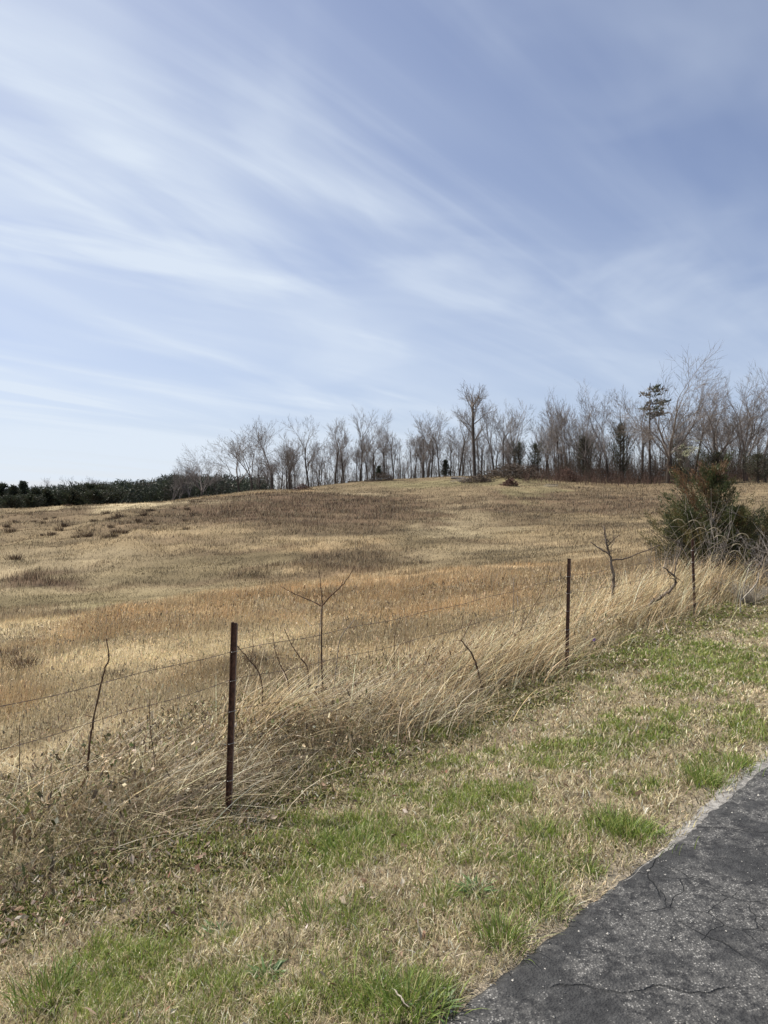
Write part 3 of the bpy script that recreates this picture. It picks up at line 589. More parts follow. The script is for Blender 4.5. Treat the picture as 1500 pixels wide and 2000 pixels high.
for k, (z, lb) in enumerate(((1.02, 'top strand of rusty barbed wire strung between the T posts'), (.84, 'second strand from the top of the rusty barbed wire'), (.65, 'middle strand of rusty barbed wire in the tops of the weeds'), (.45, 'second lowest strand of barbed wire, half hidden by weeds'), (.22, 'lowest strand of barbed wire buried in the dead grass'))):
    root = empty('barbed_wire', tuple(ends[0][0] + (0, 0, z))); org = np.array(root.location); mb = MB(); mbb = MB()
    S = [pre2, pre] + ends + [post_]
    for (a_, ax), (c_, cx) in zip(S[:-1], S[1:]):
        A_ = a_ + ax * z; B_ = c_ + cx * z; n = 60; t_ = np.linspace(0, 1, n)[:, None]; sag = .035 + .03 * ((k * 7) % 3)
        P = A_ * (1 - t_) + B_ * t_; P[:, 2] -= sag * 4 * (t_ * (1 - t_))[:, 0]; P[:, 2] += .006 * np.sin(t_[:, 0] * 31 + k)
        for ph in (0, math.pi):
            w_ = np.stack([np.zeros(n), .0014 * np.cos(np.arange(n) * 2.1 + ph), .0014 * np.sin(np.arange(n) * 2.1 + ph)], 1); tube(mb, P - org + w_, 0.0012 if k == 0 else (.0011 if k == 1 else .0008), 4, cap=False)
        for j in range(3, n - 2, 3):
            c0 = P[j] - org
            for q in range(2):
                d = RNG.normal(0, 1, 3); d /= np.linalg.norm(d); tube(mbb, [c0 - d * .011, c0, c0 + d * .011], (.0011, .0009), 3)
    mb.build('strand', M_WIRE, root); mbb.build('barbs', M_WIRE, root); tag(root, lb, 'barbed wire', 'barbed wire strands of the fence')

# ------------------------------------------------------------------ sticks, saplings
def crooked(P, amp):
    P = np.array(P); j = RNG.normal(0, amp, P.shape); j[0] = 0; j[-1] = 0; return P + j
def sticks(name, label, cat, Yd, parts, mat=None, r=.011, group=None):
    """parts: list of (points, r0, r1): first is the stem, the others its branches"""
    P0 = at(*parts[0][0][0], Yd); g0 = h1(P0[0], P0[1]); root = empty(name, (P0[0], P0[1], min(P0[2], g0))); org = np.array(root.location)
    for i, (pts, r0, r1) in enumerate(parts):
        r0, r1 = r0 * .85, r1 * .75
        Q3 = [at(px, py, Yd + (0 if i == 0 else .12 * math.sin(i * 2.3) * j / max(1, len(pts) - 1))) for j, (px, py) in enumerate(pts)]
        if i == 0 and Q3[0][2] > g0 - .02: Q3 = [np.array([Q3[0][0], Q3[0][1], g0 - .03])] + Q3
        S = crooked(smoothpts(Q3, 5), r0 * .22); rr = np.linspace(r0, r1, len(S)) * RNG.uniform(.85, 1.2, len(S))
        mb = MB(); tube(mb, S - org, rr, 7)
        for s_ in range(2, len(S) - 1, 3):           # bud stubs
            d = RNG.normal(0, 1, 3) + (0, 0, .6); d /= np.linalg.norm(d); tube(mb, [S[s_] - org, S[s_] - org + d * r0 * RNG.uniform(1.5, 3.5)], (r0 * .35, r0 * .15), 4)
        for s_ in range(1, len(S) - 1, 2):           # fine side twigs
            if random.random() < .6:
                d = RNG.normal(0, 1, 3) + (0, 0, .8); d /= np.linalg.norm(d); ln = random.uniform(.04, .16) * (r0 / .01) ** .5; a0 = S[s_] - org
                tube(mb, [a0, a0 + d * ln * .5, a0 + d * ln + RNG.normal(0, .012, 3) + (0, 0, .01)], (max(.0014, r0 * .18), .0009), 3)
        mb.build('stem' if i == 0 else 'branch', mat or M_STICK, root, smooth=True)
    return tag(root, label, cat, group)
sticks('bare_sapling', 'leafless sapling forking into three thin branches, right of the nearest post', 'sapling', 6.5, [([(630, 1345), (628, 1280), (629, 1182)], .0125, .009),
  ([(629, 1184), (604, 1172), (575, 1160), (548, 1145)], .007, .003), ([(629, 1183), (645, 1165), (665, 1147), (680, 1128), (693, 1106)], .0085, .003), ([(629, 1182), (627, 1145), (620, 1095)], .006, .0025), ([(668, 1143), (672, 1128)], .003, .002), ([(575, 1160), (563, 1150)], .002, .001)])
sticks('bare_sapling', 'thin grey stem standing right beside the forked sapling', 'sapling', 6.4, [([(622, 1350), (623, 1270), (627, 1190)], .004, .003)], M_GREYW)
sticks('dead_stick', 'forked dark stick leaning beside the nearest post', 'stick', 6.1, [([(512, 1345), (503, 1310), (488, 1291), (475, 1275), (460, 1258)], .008, .004), ([(489, 1292), (494, 1265), (492, 1240)], .005, .002)])
sticks('dead_stick', 'single curved dark stick between the nearest post and the sapling', 'stick', 6.2, [([(564, 1340), (548, 1300), (536, 1265), (534, 1236)], .007, .003)])
sticks('dead_stick', 'dark stick leaning left just before the forked sapling', 'stick', 6.4, [([(602, 1315), (588, 1287), (570, 1260), (555, 1228)], .008, .004)])
sticks('dead_stick', 'pale forked stem right of the forked sapling', 'stick', 6.6, [([(654, 1330), (662, 1260), (670, 1238), (692, 1211)], .004, .003), ([(606, 1222), (594, 1207)], .003, .002)], M_GREYW)
sticks('dead_stick', 'tall crooked dark stick at the left, in the weeds', 'stick', 5.1, [([(172, 1480), (180, 1420), (192, 1360), (204, 1310), (213, 1285), (208, 1247)], .0095, .005), ([(188, 1375), (196, 1372)], .003, .002), ([(180, 1400), (164, 1396)], .003, .001)])
sticks('dead_stick', 'thin upright dark stick midway between the tall crooked stick and the nearest post', 'stick', 5.0, [([(302, 1490), (294, 1430), (291, 1366)], .004, .0025)])
sticks('dead_stick', 'thin faded stake at the left edge of the weeds', 'stick', 5.3, [([(38, 1480), (38, 1415)], .004, .003)])
sticks('dead_stick', 'short curved dark stick in the big golden straw clump', 'stick', 7.0, [([(942, 1345), (932, 1305), (920, 1275), (900, 1250)], .012, .008), ([(900, 1250), (888, 1252)], .004, .002), ([(902, 1250), (903, 1205)], .003, .0015), ([(905, 1245), (922, 1210)], .004, .006), ([(912, 1262), (905, 1290), (930, 1305)], .003, .002)])
sticks('dead_stick', 'thin dark stem slanting through the straw left of the second post', 'stick', 8.0, [([(1015, 1235), (1045, 1180), (1062, 1150), (1075, 1105)], .004, .0025), ([(1017, 1232), (1025, 1195)], .003, .002)])
sticks('dead_stick', 'two thin upright weathered stems before the orange grass', 'stick', 9.0, [([(1003, 1190), (1003, 1128)], .005, .003), ([(1012, 1185), (1010, 1165)], .004, .003)], M_GREYW)
sticks('dead_stick', 'small dark twig with bent top left of the big golden straw', 'stick', 7.4, [([(770, 1265), (773, 1235), (785, 1200)], .004, .003)])
sticks('small_dead_tree', 'small gnarled dead tree with stubby branches behind the golden straw', 'dead tree', 11.5, [([(1198, 1150), (1197, 1118), (1192, 1090), (1184, 1060), (1182, 1045), (1180, 1028)], .032, .012), ([(1190, 1082), (1172, 1072), (1153, 1058)], .016, .010),
  ([(1188, 1066), (1197, 1055), (1209, 1045)], .010, .006), ([(1186, 1055), (1175, 1053)], .008, .005), ([(1192, 1070), (1200, 1055), (1196, 1030)], .007, .004), ([(1196, 1094), (1220, 1091), (1250, 1080), (1290, 1064)], .014, .009), ([(1272, 1080), (1272, 1060)], .006, .003)], M_GNARL)
sticks('gnarled_branch', 'thick twisted grey branch curling up before the third post', 'branch', 10.8, [([(1270, 1180), (1290, 1168), (1305, 1156), (1318, 1142), (1319, 1128), (1308, 1118), (1295, 1108)], .034, .012), ([(1316, 1126), (1322, 1095), (1331, 1065), (1310, 1052), (1290, 1046)], .012, .006), ([(1331, 1062), (1300, 1052)], .009, .004)], M_GNARL)
sticks('dead_stick', 'bleached forked branch standing at the right edge', 'stick', 11.2, [([(1446, 1176), (1452, 1145), (1463, 1110)], .014, .008), ([(1447, 1172), (1465, 1155), (1478, 1138), (1482, 1118)], .015, .008)], M_PALE)
def lying(name, label, cat, pts, r0, r1, mat):
    P = []
    for (px, py) in pts: h_ = hit(px, py); P.append(np.array([h_[0], h_[1], h1(*h_) + .05]))
    S = crooked(smoothpts(P, 5), .006); o = P[0]; mb = MB(); tube(mb, S, (r0, r1), 6); q = mb.build(name, mat, smooth=True, origin=o); return tag(q, label, cat)
lying('fallen_stick', 'long pale stick lying below the big golden straw clump', 'stick', [(850, 1364), (905, 1352), (960, 1338), (1000, 1318), (1045, 1300)], .006, .003, M_PALE)
lying('fallen_stick', 'long arching straw lying over the grass right of the nearest post', 'stick', [(570, 1445), (640, 1460), (690, 1480), (705, 1500)], .004, .002, M_PALE)
lying('fallen_stick', 'pale bent stalk lying in the lower left weeds', 'stick', [(35, 1560), (60, 1590), (110, 1625), (190, 1655)], .005, .003, M_PALE)
lying('fallen_stick', 'short pale stick slanting on the moss before the straw right of second post', 'stick', [(1280, 1205), (1300, 1225), (1306, 1243)], .007, .004, M_PALE)
lying('fallen_stick', 'thin white straw at the bottom beside the road edge', 'stick', [(765, 1965), (785, 1985), (800, 2003)], .003, .002, M_PALE)
lying('fallen_stick', 'thin grey stick at the foot of the nearest post', 'stick', [(365, 1560), (385, 1535), (405, 1510)], .005, .003, M_STICK)

# ------------------------------------------------------------------ green tufts and rosettes on the verge
def tuft(px, py, n, sp, hgt, label, rosette=False):
    p = hit(px, py); z0 = h1(*p); mb = MB(); x = RNG.normal(0, sp, n); y = RNG.normal(0, sp, n); d = np.arctan2(y, x) + RNG.normal(0, .5, n)
    if rosette:
        pal = np.array([(.12, .20, .06), (.09, .16, .05), (.17, .24, .08)])[RNG.integers(0, 3, n)]
        blades(mb, x * .3, y * .3, RNG.uniform(0, .01, n), RNG.uniform(.6, 1.1, n) * hgt, RNG.uniform(.010, .018, n), RNG.uniform(.75, .97, n), d, jit(pal), .3, 4)
    else:
        pal = np.array([(.20, .27, .055), (.14, .21, .045), (.29, .34, .09), (.42, .38, .17)])[RNG.choice(4, n, p=[.4, .3, .22, .08])]
        blades(mb, x, y, 0 * x, RNG.uniform(.55, 1.15, n) * hgt, RNG.uniform(.003, .0048, n), RNG.uniform(.15, .85, n), d, jit(pal), .45, 4)
    o = mb.build('weed_rosette' if rosette else 'grass_tuft', M_GRASS, color=True); o.location = (p[0], p[1], z0)
    return tag(o, label, 'weed' if rosette else 'grass tuft', 'broadleaf weeds in the verge' if rosette else 'green grass tufts in the verge')
tuft(980, 1845, 240, .045, .15, 'bright green grass tuft hanging at the asphalt edge, near the bottom')
tuft(1065, 1775, 200, .045, .12, 'green grass tuft on the road edge above the lowest tuft')
tuft(1050, 1790, 130, .04, .10, 'smaller green tuft touching the road edge tuft')
tuft(1375, 1530, 260, .07, .15, 'green grass tuft beside the pale gritty road edge')
tuft(1425, 1505, 200, .07, .14, 'farther green tuft by the pale gritty road edge')
tuft(1225, 1640, 330, .08, .13, 'wide green tuft left of the pale road edge')
tuft(1195, 1610, 200, .07, .12, 'green tuft just up from the wide tuft')
tuft(1060, 1635, 260, .07, .13, 'round green tuft in the middle of the dead grass')
tuft(1150, 1710, 120, .03, .09, 'small isolated green tuft in tan grass near the road')
tuft(1010, 1695, 170, .06, .08, 'low green tuft left of the small isolated one')
tuft(100, 1965, 380, .07, .15, 'lush green tuft in the bottom left corner')
tuft(800, 1985, 260, .06, .15, 'green tuft at the bottom edge left of the asphalt')
tuft(740, 1960, 260, .07, .13, 'green tuft at the bottom centre')
tuft(860, 1765, 120, .035, .12, 'thin straggly tuft left of the broadleaf weed')
tuft(700, 1665, 420, .14, .13, 'large green tuft in the centre of the verge')
tuft(620, 1800, 260, .08, .12, 'green tuft below the large centre tuft')
tuft(930, 1750, 70, .05, .10, 'broadleaf green weed rosette above the road edge tufts', True)
tuft(522, 1915, 60, .05, .08, 'broadleaf green weed rosette at the bottom left of centre', True)
tuft(850, 1975, 60, .05, .09, 'broadleaf green weed rosette near the bottom by the asphalt', True)
tuft(430, 1820, 70, .08, .07, 'low broadleaf weed patch left of centre', True)
# violet
p = hit(1160, 1260); root = empty('violet_flower', (p[0], p[1], h1(*p)))
mb = MB(); tube(mb, [(0, 0, 0), (.01, 0, .05), (.0, -.01, .08)], (.002, .0015), 5, (.1, .15, .04)); mb.build('stem', M_LEAF, root, color=True)
for k in range(5):
    a_ = k * 1.257; d = np.array([math.cos(a_), -.35, math.sin(a_)]); q = np.array([-math.sin(a_), 0, math.cos(a_)]); c0 = np.array([0, -.01, .08])
    mb = MB(); mb.add([c0, c0 + d * .016 + q * .011, c0 + d * .028, c0 + d * .016 - q * .011, c0 + d * .016 + (0, -.004, 0)], [(0, 1, 4), (1, 2, 4), (2, 3, 4), (3, 0, 4)]); mb.build('petal', M_PETAL, root)
tag(root, 'tiny violet flower in the moss just right of the second post', 'flower')

# ------------------------------------------------------------------ bare trees
def branch(mbs, p, d, L, r, lev, P, rnd):
    n = 5 if lev == 0 else (4 if lev < 3 else 3)
    pts = [p.copy()]; q = p.copy(); dd = d.copy()
    for i in range(n):
        dd = dd + rnd.normal(0, P['wob'] * (1 if lev else .5), 3); dd[2] += P['up'] * (.5 if lev > 2 else 1); dd /= np.linalg.norm(dd)
        q = q + dd * L / n; pts.append(q.copy())
    r1 = r * (.5 if lev else P.get('ttap', .6)); pts = np.array(pts)
    tgt = mbs[0] if lev <= P.get('tl', 0) else mbs[1]
    if lev >= P['levels']:
        x, y = frame(dd); k = pts; rr = np.linspace(r, r * .3, len(k))
        V = np.concatenate([np.stack([k[i] + x * rr[i], k[i] - .5 * x * rr[i] + .87 * y * rr[i], k[i] - .5 * x * rr[i] - .87 * y * rr[i]]) for i in range(0, len(k), max(1, len(k) - 1))])
        tgt.add(V, None, [(0, 1, 4, 3), (1, 2, 5, 4), (2, 0, 3, 5)]); return
    tube(tgt, pts, np.linspace(r, r1, len(pts)), (8, 6, 5, 4, 3)[min(lev, 4)])
    nc = P['nc'][min(lev, len(P['nc']) - 1)]
    lo = P['start'] if lev == 0 else .2
    for k in range(nc):
        t = 1.0 if (k < 2 and lev > 0) or (lev == 0 and k < P['fork']) else rnd.uniform(lo, .97)
        f = t * (len(pts) - 1); i = min(int(f), len(pts) - 2); pp = pts[i] * (1 - (f - i)) + pts[i + 1] * (f - i)
        ang = rnd.uniform(*(P['ang'] if lev == 0 else P['ang2'])); 
        if t == 1.0 and lev > 0: ang *= .6
        ph = rnd.uniform(0, 6.283); base = dd if t == 1.0 else (pts[i + 1] - pts[i]) / np.linalg.norm(pts[i + 1] - pts[i])
        x, y = frame(base); nd = base * math.cos(ang) + (x * math.cos(ph) + y * math.sin(ph)) * math.sin(ang)
        lr = P['lr0'] if lev == 0 else P['lr']
        ln = L * lr * rnd.uniform(.7, 1.15) * (1.0 if t == 1.0 else (1.25 - .55 * t))
        rr = (r * (1 - t) + r1 * t) * (rnd.uniform(.55, .8) if t == 1.0 else rnd.uniform(.35, .6))
        branch(mbs, pp, nd, ln, max(rr, P['rmin']), lev + 1, P, rnd)
def tree_meshes(P, seed):
    rnd = np.random.default_rng(seed); mbs = (MB(), MB()); d = np.array([P.get('lean', 0), 0, 1.]); d /= np.linalg.norm(d)
    branch(mbs, np.array([0, 0, -.3]), d, P['trunk'], P['r'], 0, P, rnd)
    zmax = max(np.percentile(np.concatenate(mbs[1].v)[:, 2], 99.85), 1)
    for mb in mbs: mb.v = [v / zmax for v in mb.v]       # unit height
    return mbs[0].build('trunk', M_BARK, smooth=True, mesh_only=True), mbs[1].build('crown', M_TWIG, mesh_only=True)
VASE = dict(trunk=4.6, r=.26, levels=5, nc=(4, 5, 5, 4, 5), fork=3, start=.7, ang=(.25, .6), ang2=(.35, .75), lr0=1.25, lr=.62, wob=.08, up=.10, rmin=.013)
SLIM = dict(trunk=9.5, r=.22, levels=5, nc=(8, 5, 4, 4, 4), fork=2, start=.48, ang=(.4, .8), ang2=(.4, .85), lr0=.42, lr=.64, wob=.07, up=.09, rmin=.012)
OAK = dict(trunk=4.2, r=.42, levels=5, nc=(7, 5, 5, 5, 4), fork=4, start=.75, ang=(.2, .85), ang2=(.35, .9), lr0=1.5, lr=.66, wob=.11, up=.05, rmin=.014)
TALL = dict(trunk=14, r=.32, levels=4, nc=(14, 6, 5, 5), fork=2, start=.38, ang=(.5, .95), ang2=(.4, .85), lr0=.25, lr=.64, wob=.05, up=.07, rmin=.015)
LEAN = dict(trunk=5.5, r=.24, levels=5, nc=(5, 5, 5, 4, 4), fork=2, start=.5, ang=(.35, .9), ang2=(.4, .85), lr0=1.1, lr=.64, wob=.09, up=.06, rmin=.013, lean=-.35)
POLE = dict(trunk=9, r=.13, levels=4, nc=(8, 5, 4, 5), fork=2, start=.45, ang=(.4, .8), ang2=(.4, .85), lr0=.32, lr=.62, wob=.07, up=.10, rmin=.012)
PROTO = {}
for nm, P, seeds in (('vase', VASE, (3, 4, 5)), ('slim', SLIM, (6, 7, 8, 26)), ('oak', OAK, (19, 20)), ('tall', TALL, (11,)), ('lean', LEAN, (13, 14)), ('pole', POLE, (15, 16, 17, 18))):
    PROTO[nm] = [tree_meshes(P, s) for s in seeds]
NTREE = [0]
def tree(kind, px, Yd, top, label, group='bare trees along the ridge', idx=None, wide=1.0, flip=False, h=None):
    L = PROTO[kind]; NTREE[0] += 1; tm, cm = L[(NTREE[0] if idx is None else idx) % len(L)]
    x = Yd * (px - HX) / F; z = h1(x, Yd); hh = h or (CAMZ - Yd * (top - HY) / F - z)
    root = empty('bare_tree', (x, Yd, z)); root.scale = (hh * wide, hh * wide, hh)
    root.rotation_euler = (0, 0, (0 if kind in ('lean',) else random.uniform(0, 6.28)) + (math.pi if flip else 0))
    root.rotation_euler[0] = random.gauss(0, .035); root.rotation_euler[1] = random.gauss(0, .035)
    for nme, me in (('trunk', tm), ('crown', cm)):
        o = bpy.data.objects.new(nme, me); COL.objects.link(o); o.parent = root
    return tag(root, label, 'tree', group)
TREES = [('oak', 395, 165, 868, .95, 'low spreading bare tree at the far left end of the ridge row'), ('lean', 472, 150, 838, 1.1, 'bare tree reaching far out to the left at the left end of the row'),
 ('vase', 492, 142, 820, 1.15, 'vase shaped bare tree, tallest at the left end of the ridge'), ('vase', 533, 141, 818, 1.1, 'twin forked bare tree right of the vase shaped one'), ('vase', 566, 146, 845, 1.1, 'bushy shorter bare tree between the forked tree and the slim tree'),
 ('slim', 603, 141, 812, .9, 'slim bare tree with narrow pointed crown above the left dark brush pile'), ('slim', 622, 152, 862, 1.0, 'short slim bare tree right of the pointed one'), ('slim', 655, 142, 816, 1.05, 'bare tree with leaning rounded crown left of centre'),
 ('slim', 672, 148, 832, 1.0, 'bare tree close behind the rounded crown tree'), ('vase', 703, 141, 793, .95, 'tall full bare tree, highest left of the centre gap'), ('slim', 731, 146, 826, 1.0, 'bare tree right of the tall full one'), ('slim', 752, 150, 832, 1.0, 'bare tree above the dark juniper on the crest'),
 ('vase', 826, 141, 806, 1.0, 'bare tree with crown arching to the left, right of centre'), ('slim', 842, 144, 803, .9, 'upright bare tree beside the left arching crown'), ('slim', 859, 142, 798, .8, 'narrow bare tree left of the open sky gap'), ('slim', 897, 143, 800, .95, 'bare tree right of the open sky gap'),
 ('tall', 927, 140, 741, 1.0, 'tallest lone bare tree rising above its neighbours at centre right'), ('vase', 966, 138, 765, .85, 'tall bare tree just right of the tallest one'), ('slim', 984, 141, 782, .8, 'narrow bare tree second right of the tallest one'), ('vase', 1006, 143, 778, .9, 'rounded bare tree above the dark brush heap'),
 ('vase', 1066, 138, 773, .9, 'fan crowned bare tree right of the cedars'), ('pole', 1090, 140, 775, .8, 'thin bare tree with high top between fan crowns'), ('lean', 1165, 130, 742, .9, 'large bare tree leaning left with arched top'), ('vase', 1108, 135, 758, .8, 'bare tree under the arch of the leaning one'),
 ('vase', 1188, 132, 758, .85, 'bare tree right of the leaning large tree'), ('slim', 1216, 132, 755, .9, 'bare tree behind the tall pine'), ('oak', 1306, 124, 708, 1.0, 'huge spreading bare oak, the highest crown on the right'), ('slim', 1356, 132, 752, .9, 'slender bare tree right of the huge oak'),
 ('oak', 1400, 126, 728, .8, 'broad bare tree between the oak and the right edge'), ('oak', 1456, 124, 728, .85, 'broad dense crowned bare tree near the right edge'), ('vase', 1494, 118, 715, .9, 'bare tree cut by the right edge of the view'), ('slim', 1255, 134, 795, .9, 'shorter bare tree left of the huge oak')]
for i, (k, px, Yd, top, wd, lb) in enumerate(TREES): tree(k, px, Yd, top, lb, wide=wd * 1.12)
for i in range(140):            # the wood behind: thin trunks
    px = random.uniform(500, 1150) if i < 95 else random.uniform(1050, 1600); Yd = random.uniform(146, 185)
    side = 'left' if px < 800 else ('middle' if px < 1050 else 'right')
    hh = random.uniform(7, 11.5) * (1.0 if px < 1050 else 1.3)
    tree(random.choice(['pole', 'pole', 'pole', 'slim', 'vase']), px, Yd, 0, 'thin bare tree in the back of the %s part of the ridge wood' % side, 'thin background trees of the ridge wood', h=hh, wide=random.uniform(.9, 1.3))
for i in range(8): tree('slim' if i % 2 else 'vase', random.uniform(95, 215), random.uniform(225, 260), random.uniform(926, 938), 'distant pale bare tree behind the dark cedars on the left', 'distant bare trees on the left')
for px, top in ((350, 905), (372, 893), (335, 912)): tree('vase', px, 190, top, 'faint small bare tree left of the ridge row', 'faint small trees left of the ridge')

# understory thicket
def thicket(name, label, n, pxr, Yr, hr, mat, rr=(.012, .03)):
    mb = MB()
    for i in range(n):
        px = random.uniform(*pxr); Yd = random.uniform(*Yr); x_ = Yd * (px - HX) / F; z_ = h1(x_, Yd); hh = random.uniform(*hr); d = np.array([random.gauss(0, .18), random.gauss(0, .18), 1])
        p0 = np.array([x_, Yd, z_ - .1]); p1 = p0 + d * hh * .5 + RNG.normal(0, .06, 3); p2 = p1 + (d + RNG.normal(0, .2, 3)) * hh * .5; r_ = random.uniform(*rr)
        tube(mb, [p0, p1, p2], np.array([r_, r_ * .7, r_ * .3]), 3, cap=False)
        for k in range(16):
            t_ = random.uniform(.2, 1); b0 = p0 * (1 - t_) + p2 * t_; e_ = np.array([random.gauss(0, 1), random.gauss(0, 1), random.uniform(.1, 1.4)]); e_ *= hh * random.uniform(.10, .24) / np.linalg.norm(e_)
            s_ = np.array([.008 + r_ * .3, 0, 0]); mb.add([b0 - s_, b0 + s_, b0 + e_], [(0, 1, 2)]); b1 = b0 + e_ * .45; f_ = e_ * .6 + RNG.normal(0, .18, 3); mb.add([b1 - s_ * .8, b1 + s_ * .8, b1 + f_], [(0, 1, 2)])
    return tag(mb.build(name, mat), label, 'undergrowth', kind='stuff')
thicket('undergrowth', 'dense dark brown leafless brush filling the foot of the right hand wood', 2600, (1080, 1600), (126, 160), (2.0, 5.5), M_BRUSH, (.015, .035))
thicket('undergrowth', 'leafless saplings and brush under the ridge trees at the centre', 1500, (540, 1120), (141, 175), (1.5, 5.0), M_BRUSH)
thicket('undergrowth', 'low reddish brown brush edging the right side of the field', 1400, (1020, 1600), (118, 136), (.8, 2.4), bark_mat('reddish_brush', (.075, .050, .040), (.15, .10, .08), 4))

# conifers
def conifer_mesh(seed, n, shape, size, cols, flat=.3, nb=90):
    """plumes: many upswept branches of sprays inside an uneven envelope, unit height"""
    rnd = np.random.default_rng(seed); mb = MB(); tr = MB()
    tube(tr, [(0, 0, -.03), (.01, 0, .4), (0, 0, .93)], np.array([.020, .013, .003]), 7)
    m_ = max(8, n // nb); C_, D_, S_, K_ = [], [], [], []
    for k in range(nb):
        t = rnd.random() ** .85; a = rnd.uniform(0, 6.283); j = rnd.uniform(.45, 1.35)
        if shape == 'cone': rad, rise = (.27 * (1 - t) ** .8 + .02) * j, .55
        elif shape == 'round': rad, rise = (.40 * math.sqrt(max(1 - (1.9 * t - .75) ** 2, .02))) * j, .75
        elif shape == 'bush': rad, rise = (.52 * (1 - t) ** .55 + .03) * j * (1.1 if math.cos(a) < 0 else .85), .7
        else:
            t = .66 + .32 * rnd.random(); a = rnd.uniform(1.8, 5.4); rad, rise = (.20 * math.sqrt(max(1 - ((t - .80) / .34) ** 2, .05))) * rnd.uniform(.4, 1.25), .12
        z0 = t * .86 * (.80 if shape in ('round', 'bush') else 1) + .03; p0 = np.array([0, 0, z0]); p1 = p0 + np.array([math.cos(a) * rad, math.sin(a) * rad, rad * rise * rnd.uniform(.6, 1.3) + (.05 if t > .85 else 0)])
        if shape != 'pine' or k % 2 == 0: tube(tr, [p0, (p0 + p1) / 2 - (0, 0, .01), p1], (.005, .001), 4)
        lo = .45 if shape == 'pine' else .12; f = lo + (1 - lo) * rnd.random(m_) ** .8; w_ = (.045 if shape != 'pine' else .035) * (1.15 - f * .75)
        c = p0 + (p1 - p0) * f[:, None] + rnd.normal(0, 1, (m_, 3)) * w_[:, None] * (1, 1, .8 if shape != 'pine' else .35)
        d = (p1 - p0) / (np.linalg.norm(p1 - p0) + 1e-6) + rnd.normal(0, .5, (m_, 3)) + (0, 0, .2); d /= np.linalg.norm(d, axis=1)[:, None]
        C_.append(c); D_.append(d); S_.append(size * rnd.uniform(.5, 1.4, m_)); cc = np.array(cols)[rnd.integers(0, len(cols))] * rnd.uniform(.75, 1.25)
        K_.append(cc * rnd.uniform(.75, 1.3, (m_, 1)))
    c, d, s, cl = np.concatenate(C_), np.concatenate(D_), np.concatenate(S_)[:, None], np.concatenate(K_); n = len(c)
    q = np.cross(d, rnd.normal(0, 1, (n, 3))); q /= np.linalg.norm(q, axis=1)[:, None]
    if shape == 'bush': c = c / (np.percentile(c[:, 2], 99.5) + .001) * (.85, .85, 1)
    V = np.stack([c - q * s * flat, c + q * s * flat, c + d * s * 1.5 + q * s * .1, c + d * s * .9 - q * s * flat * 1.1], 1).reshape(-1, 3)
    b_ = (np.arange(n) * 4)[:, None]
    mb.add(V, np.concatenate([b_ + np.array([0, 1, 2]), b_ + np.array([0, 2, 3])]), None, np.repeat(cl, 4, 0))
    return tr.build('trunk', M_BARK, mesh_only=True), mb.build('crown', M_LEAF, color=True, mesh_only=True)
DKG = [(.040, .052, .030), (.055, .068, .036), (.034, .042, .028), (.062, .062, .04)]
MIXG = [(.09, .10, .06), (.115, .11, .07), (.075, .085, .05), (.125, .105, .075)]
CON = {'cone': [conifer_mesh(s_, 4500, 'cone', .024, DKG, nb=110) for s_ in (1, 2, 3)], 'round': [conifer_mesh(s_, 6500, 'round', .026, DKG, nb=130) for s_ in (4, 5)],
       'soft': [conifer_mesh(s_, 4000, 'round', .020, MIXG, .2, 120) for s_ in (6, 7)], 'conesoft': [conifer_mesh(s_, 2600, 'cone', .022, MIXG, .22, 90) for s_ in (8, 9)], 'pine': [conifer_mesh(10, 1000, 'pine', .020, MIXG, .25, 24)]}
def conifer(kind, px, Yd, top, label, group, wide=1.0, i=0, z=None, name='cedar_tree', base=None):
    tm, cm = CON[kind][i % len(CON[kind])]; x = Yd * (px - HX) / F; z = h1(x, Yd); hh = CAMZ - Yd * (top - HY) / F - z
    root = empty(name, (x, Yd, z)); root.scale = (hh * wide, hh * wide, hh); root.rotation_euler = (0, 0, random.uniform(0, 6.28))
    for nme, me in (('trunk', tm), ('crown', cm)): o = bpy.data.objects.new(nme, me); COL.objects.link(o); o.parent = root
    return tag(root, label, 'tree', group)
g_ = 'dark cedars left of the hill'
for i, (px, Yd, top, wd, kd) in enumerate([(5, 128, 940, 1.2, 'cone'), (25, 124, 946, 1.3, 'cone'), (45, 130, 938, 1.1, 'cone'), (70, 126, 950, 1.4, 'cone'), (92, 128, 945, 1.2, 'round'), (118, 130, 955, 1.2, 'round'), (-18, 126, 944, 1.3, 'cone'), (60, 118, 958, 1.3, 'round'), (20, 118, 960, 1.3, 'round')]):
    conifer(kd, px, Yd, top, '%s dark green cedar in the row at the far left edge' % ['second tall pointed', 'third tall pointed', 'fourth tall pointed', 'last pointed', 'rounded rightmost', 'low rounded', 'tall pointed edge-cut', 'low rounded front', 'lowest rounded front'][i], g_, wd, i)
for i, (px, Yd, top, wd) in enumerate([(140, 128, 950, 1.3), (158, 132, 936, 1.2), (178, 128, 935, 1.3), (200, 130, 941, 1.3), (218, 134, 945, 1.2), (185, 122, 948, 1.3)]):
    conifer('round', px, Yd, top, ['leftmost', 'second', 'tall third', 'fourth', 'rightmost', 'low front'][i] + ' rounded dark evergreen in the clump above the pale slope', g_, wd, i)
conifer('cone', 740, 141, 908, 'small dark juniper on the crest, left of centre', 'small evergreens on the ridge', 1.2)
conifer('cone', 870, 142, 897, 'small dark cedar in the ridge wood below the sky gap', 'small evergreens on the ridge', 1.2, 1)
conifer('soft', 1013, 138, 848, 'soft grey green cedar, left of the pair behind the dark brush heap', 'grey green cedars on the ridge', .50)
conifer('soft', 1045, 138, 850, 'soft grey green cedar, right of the pair behind the dark brush heap', 'grey green cedars on the ridge', .55, 1)
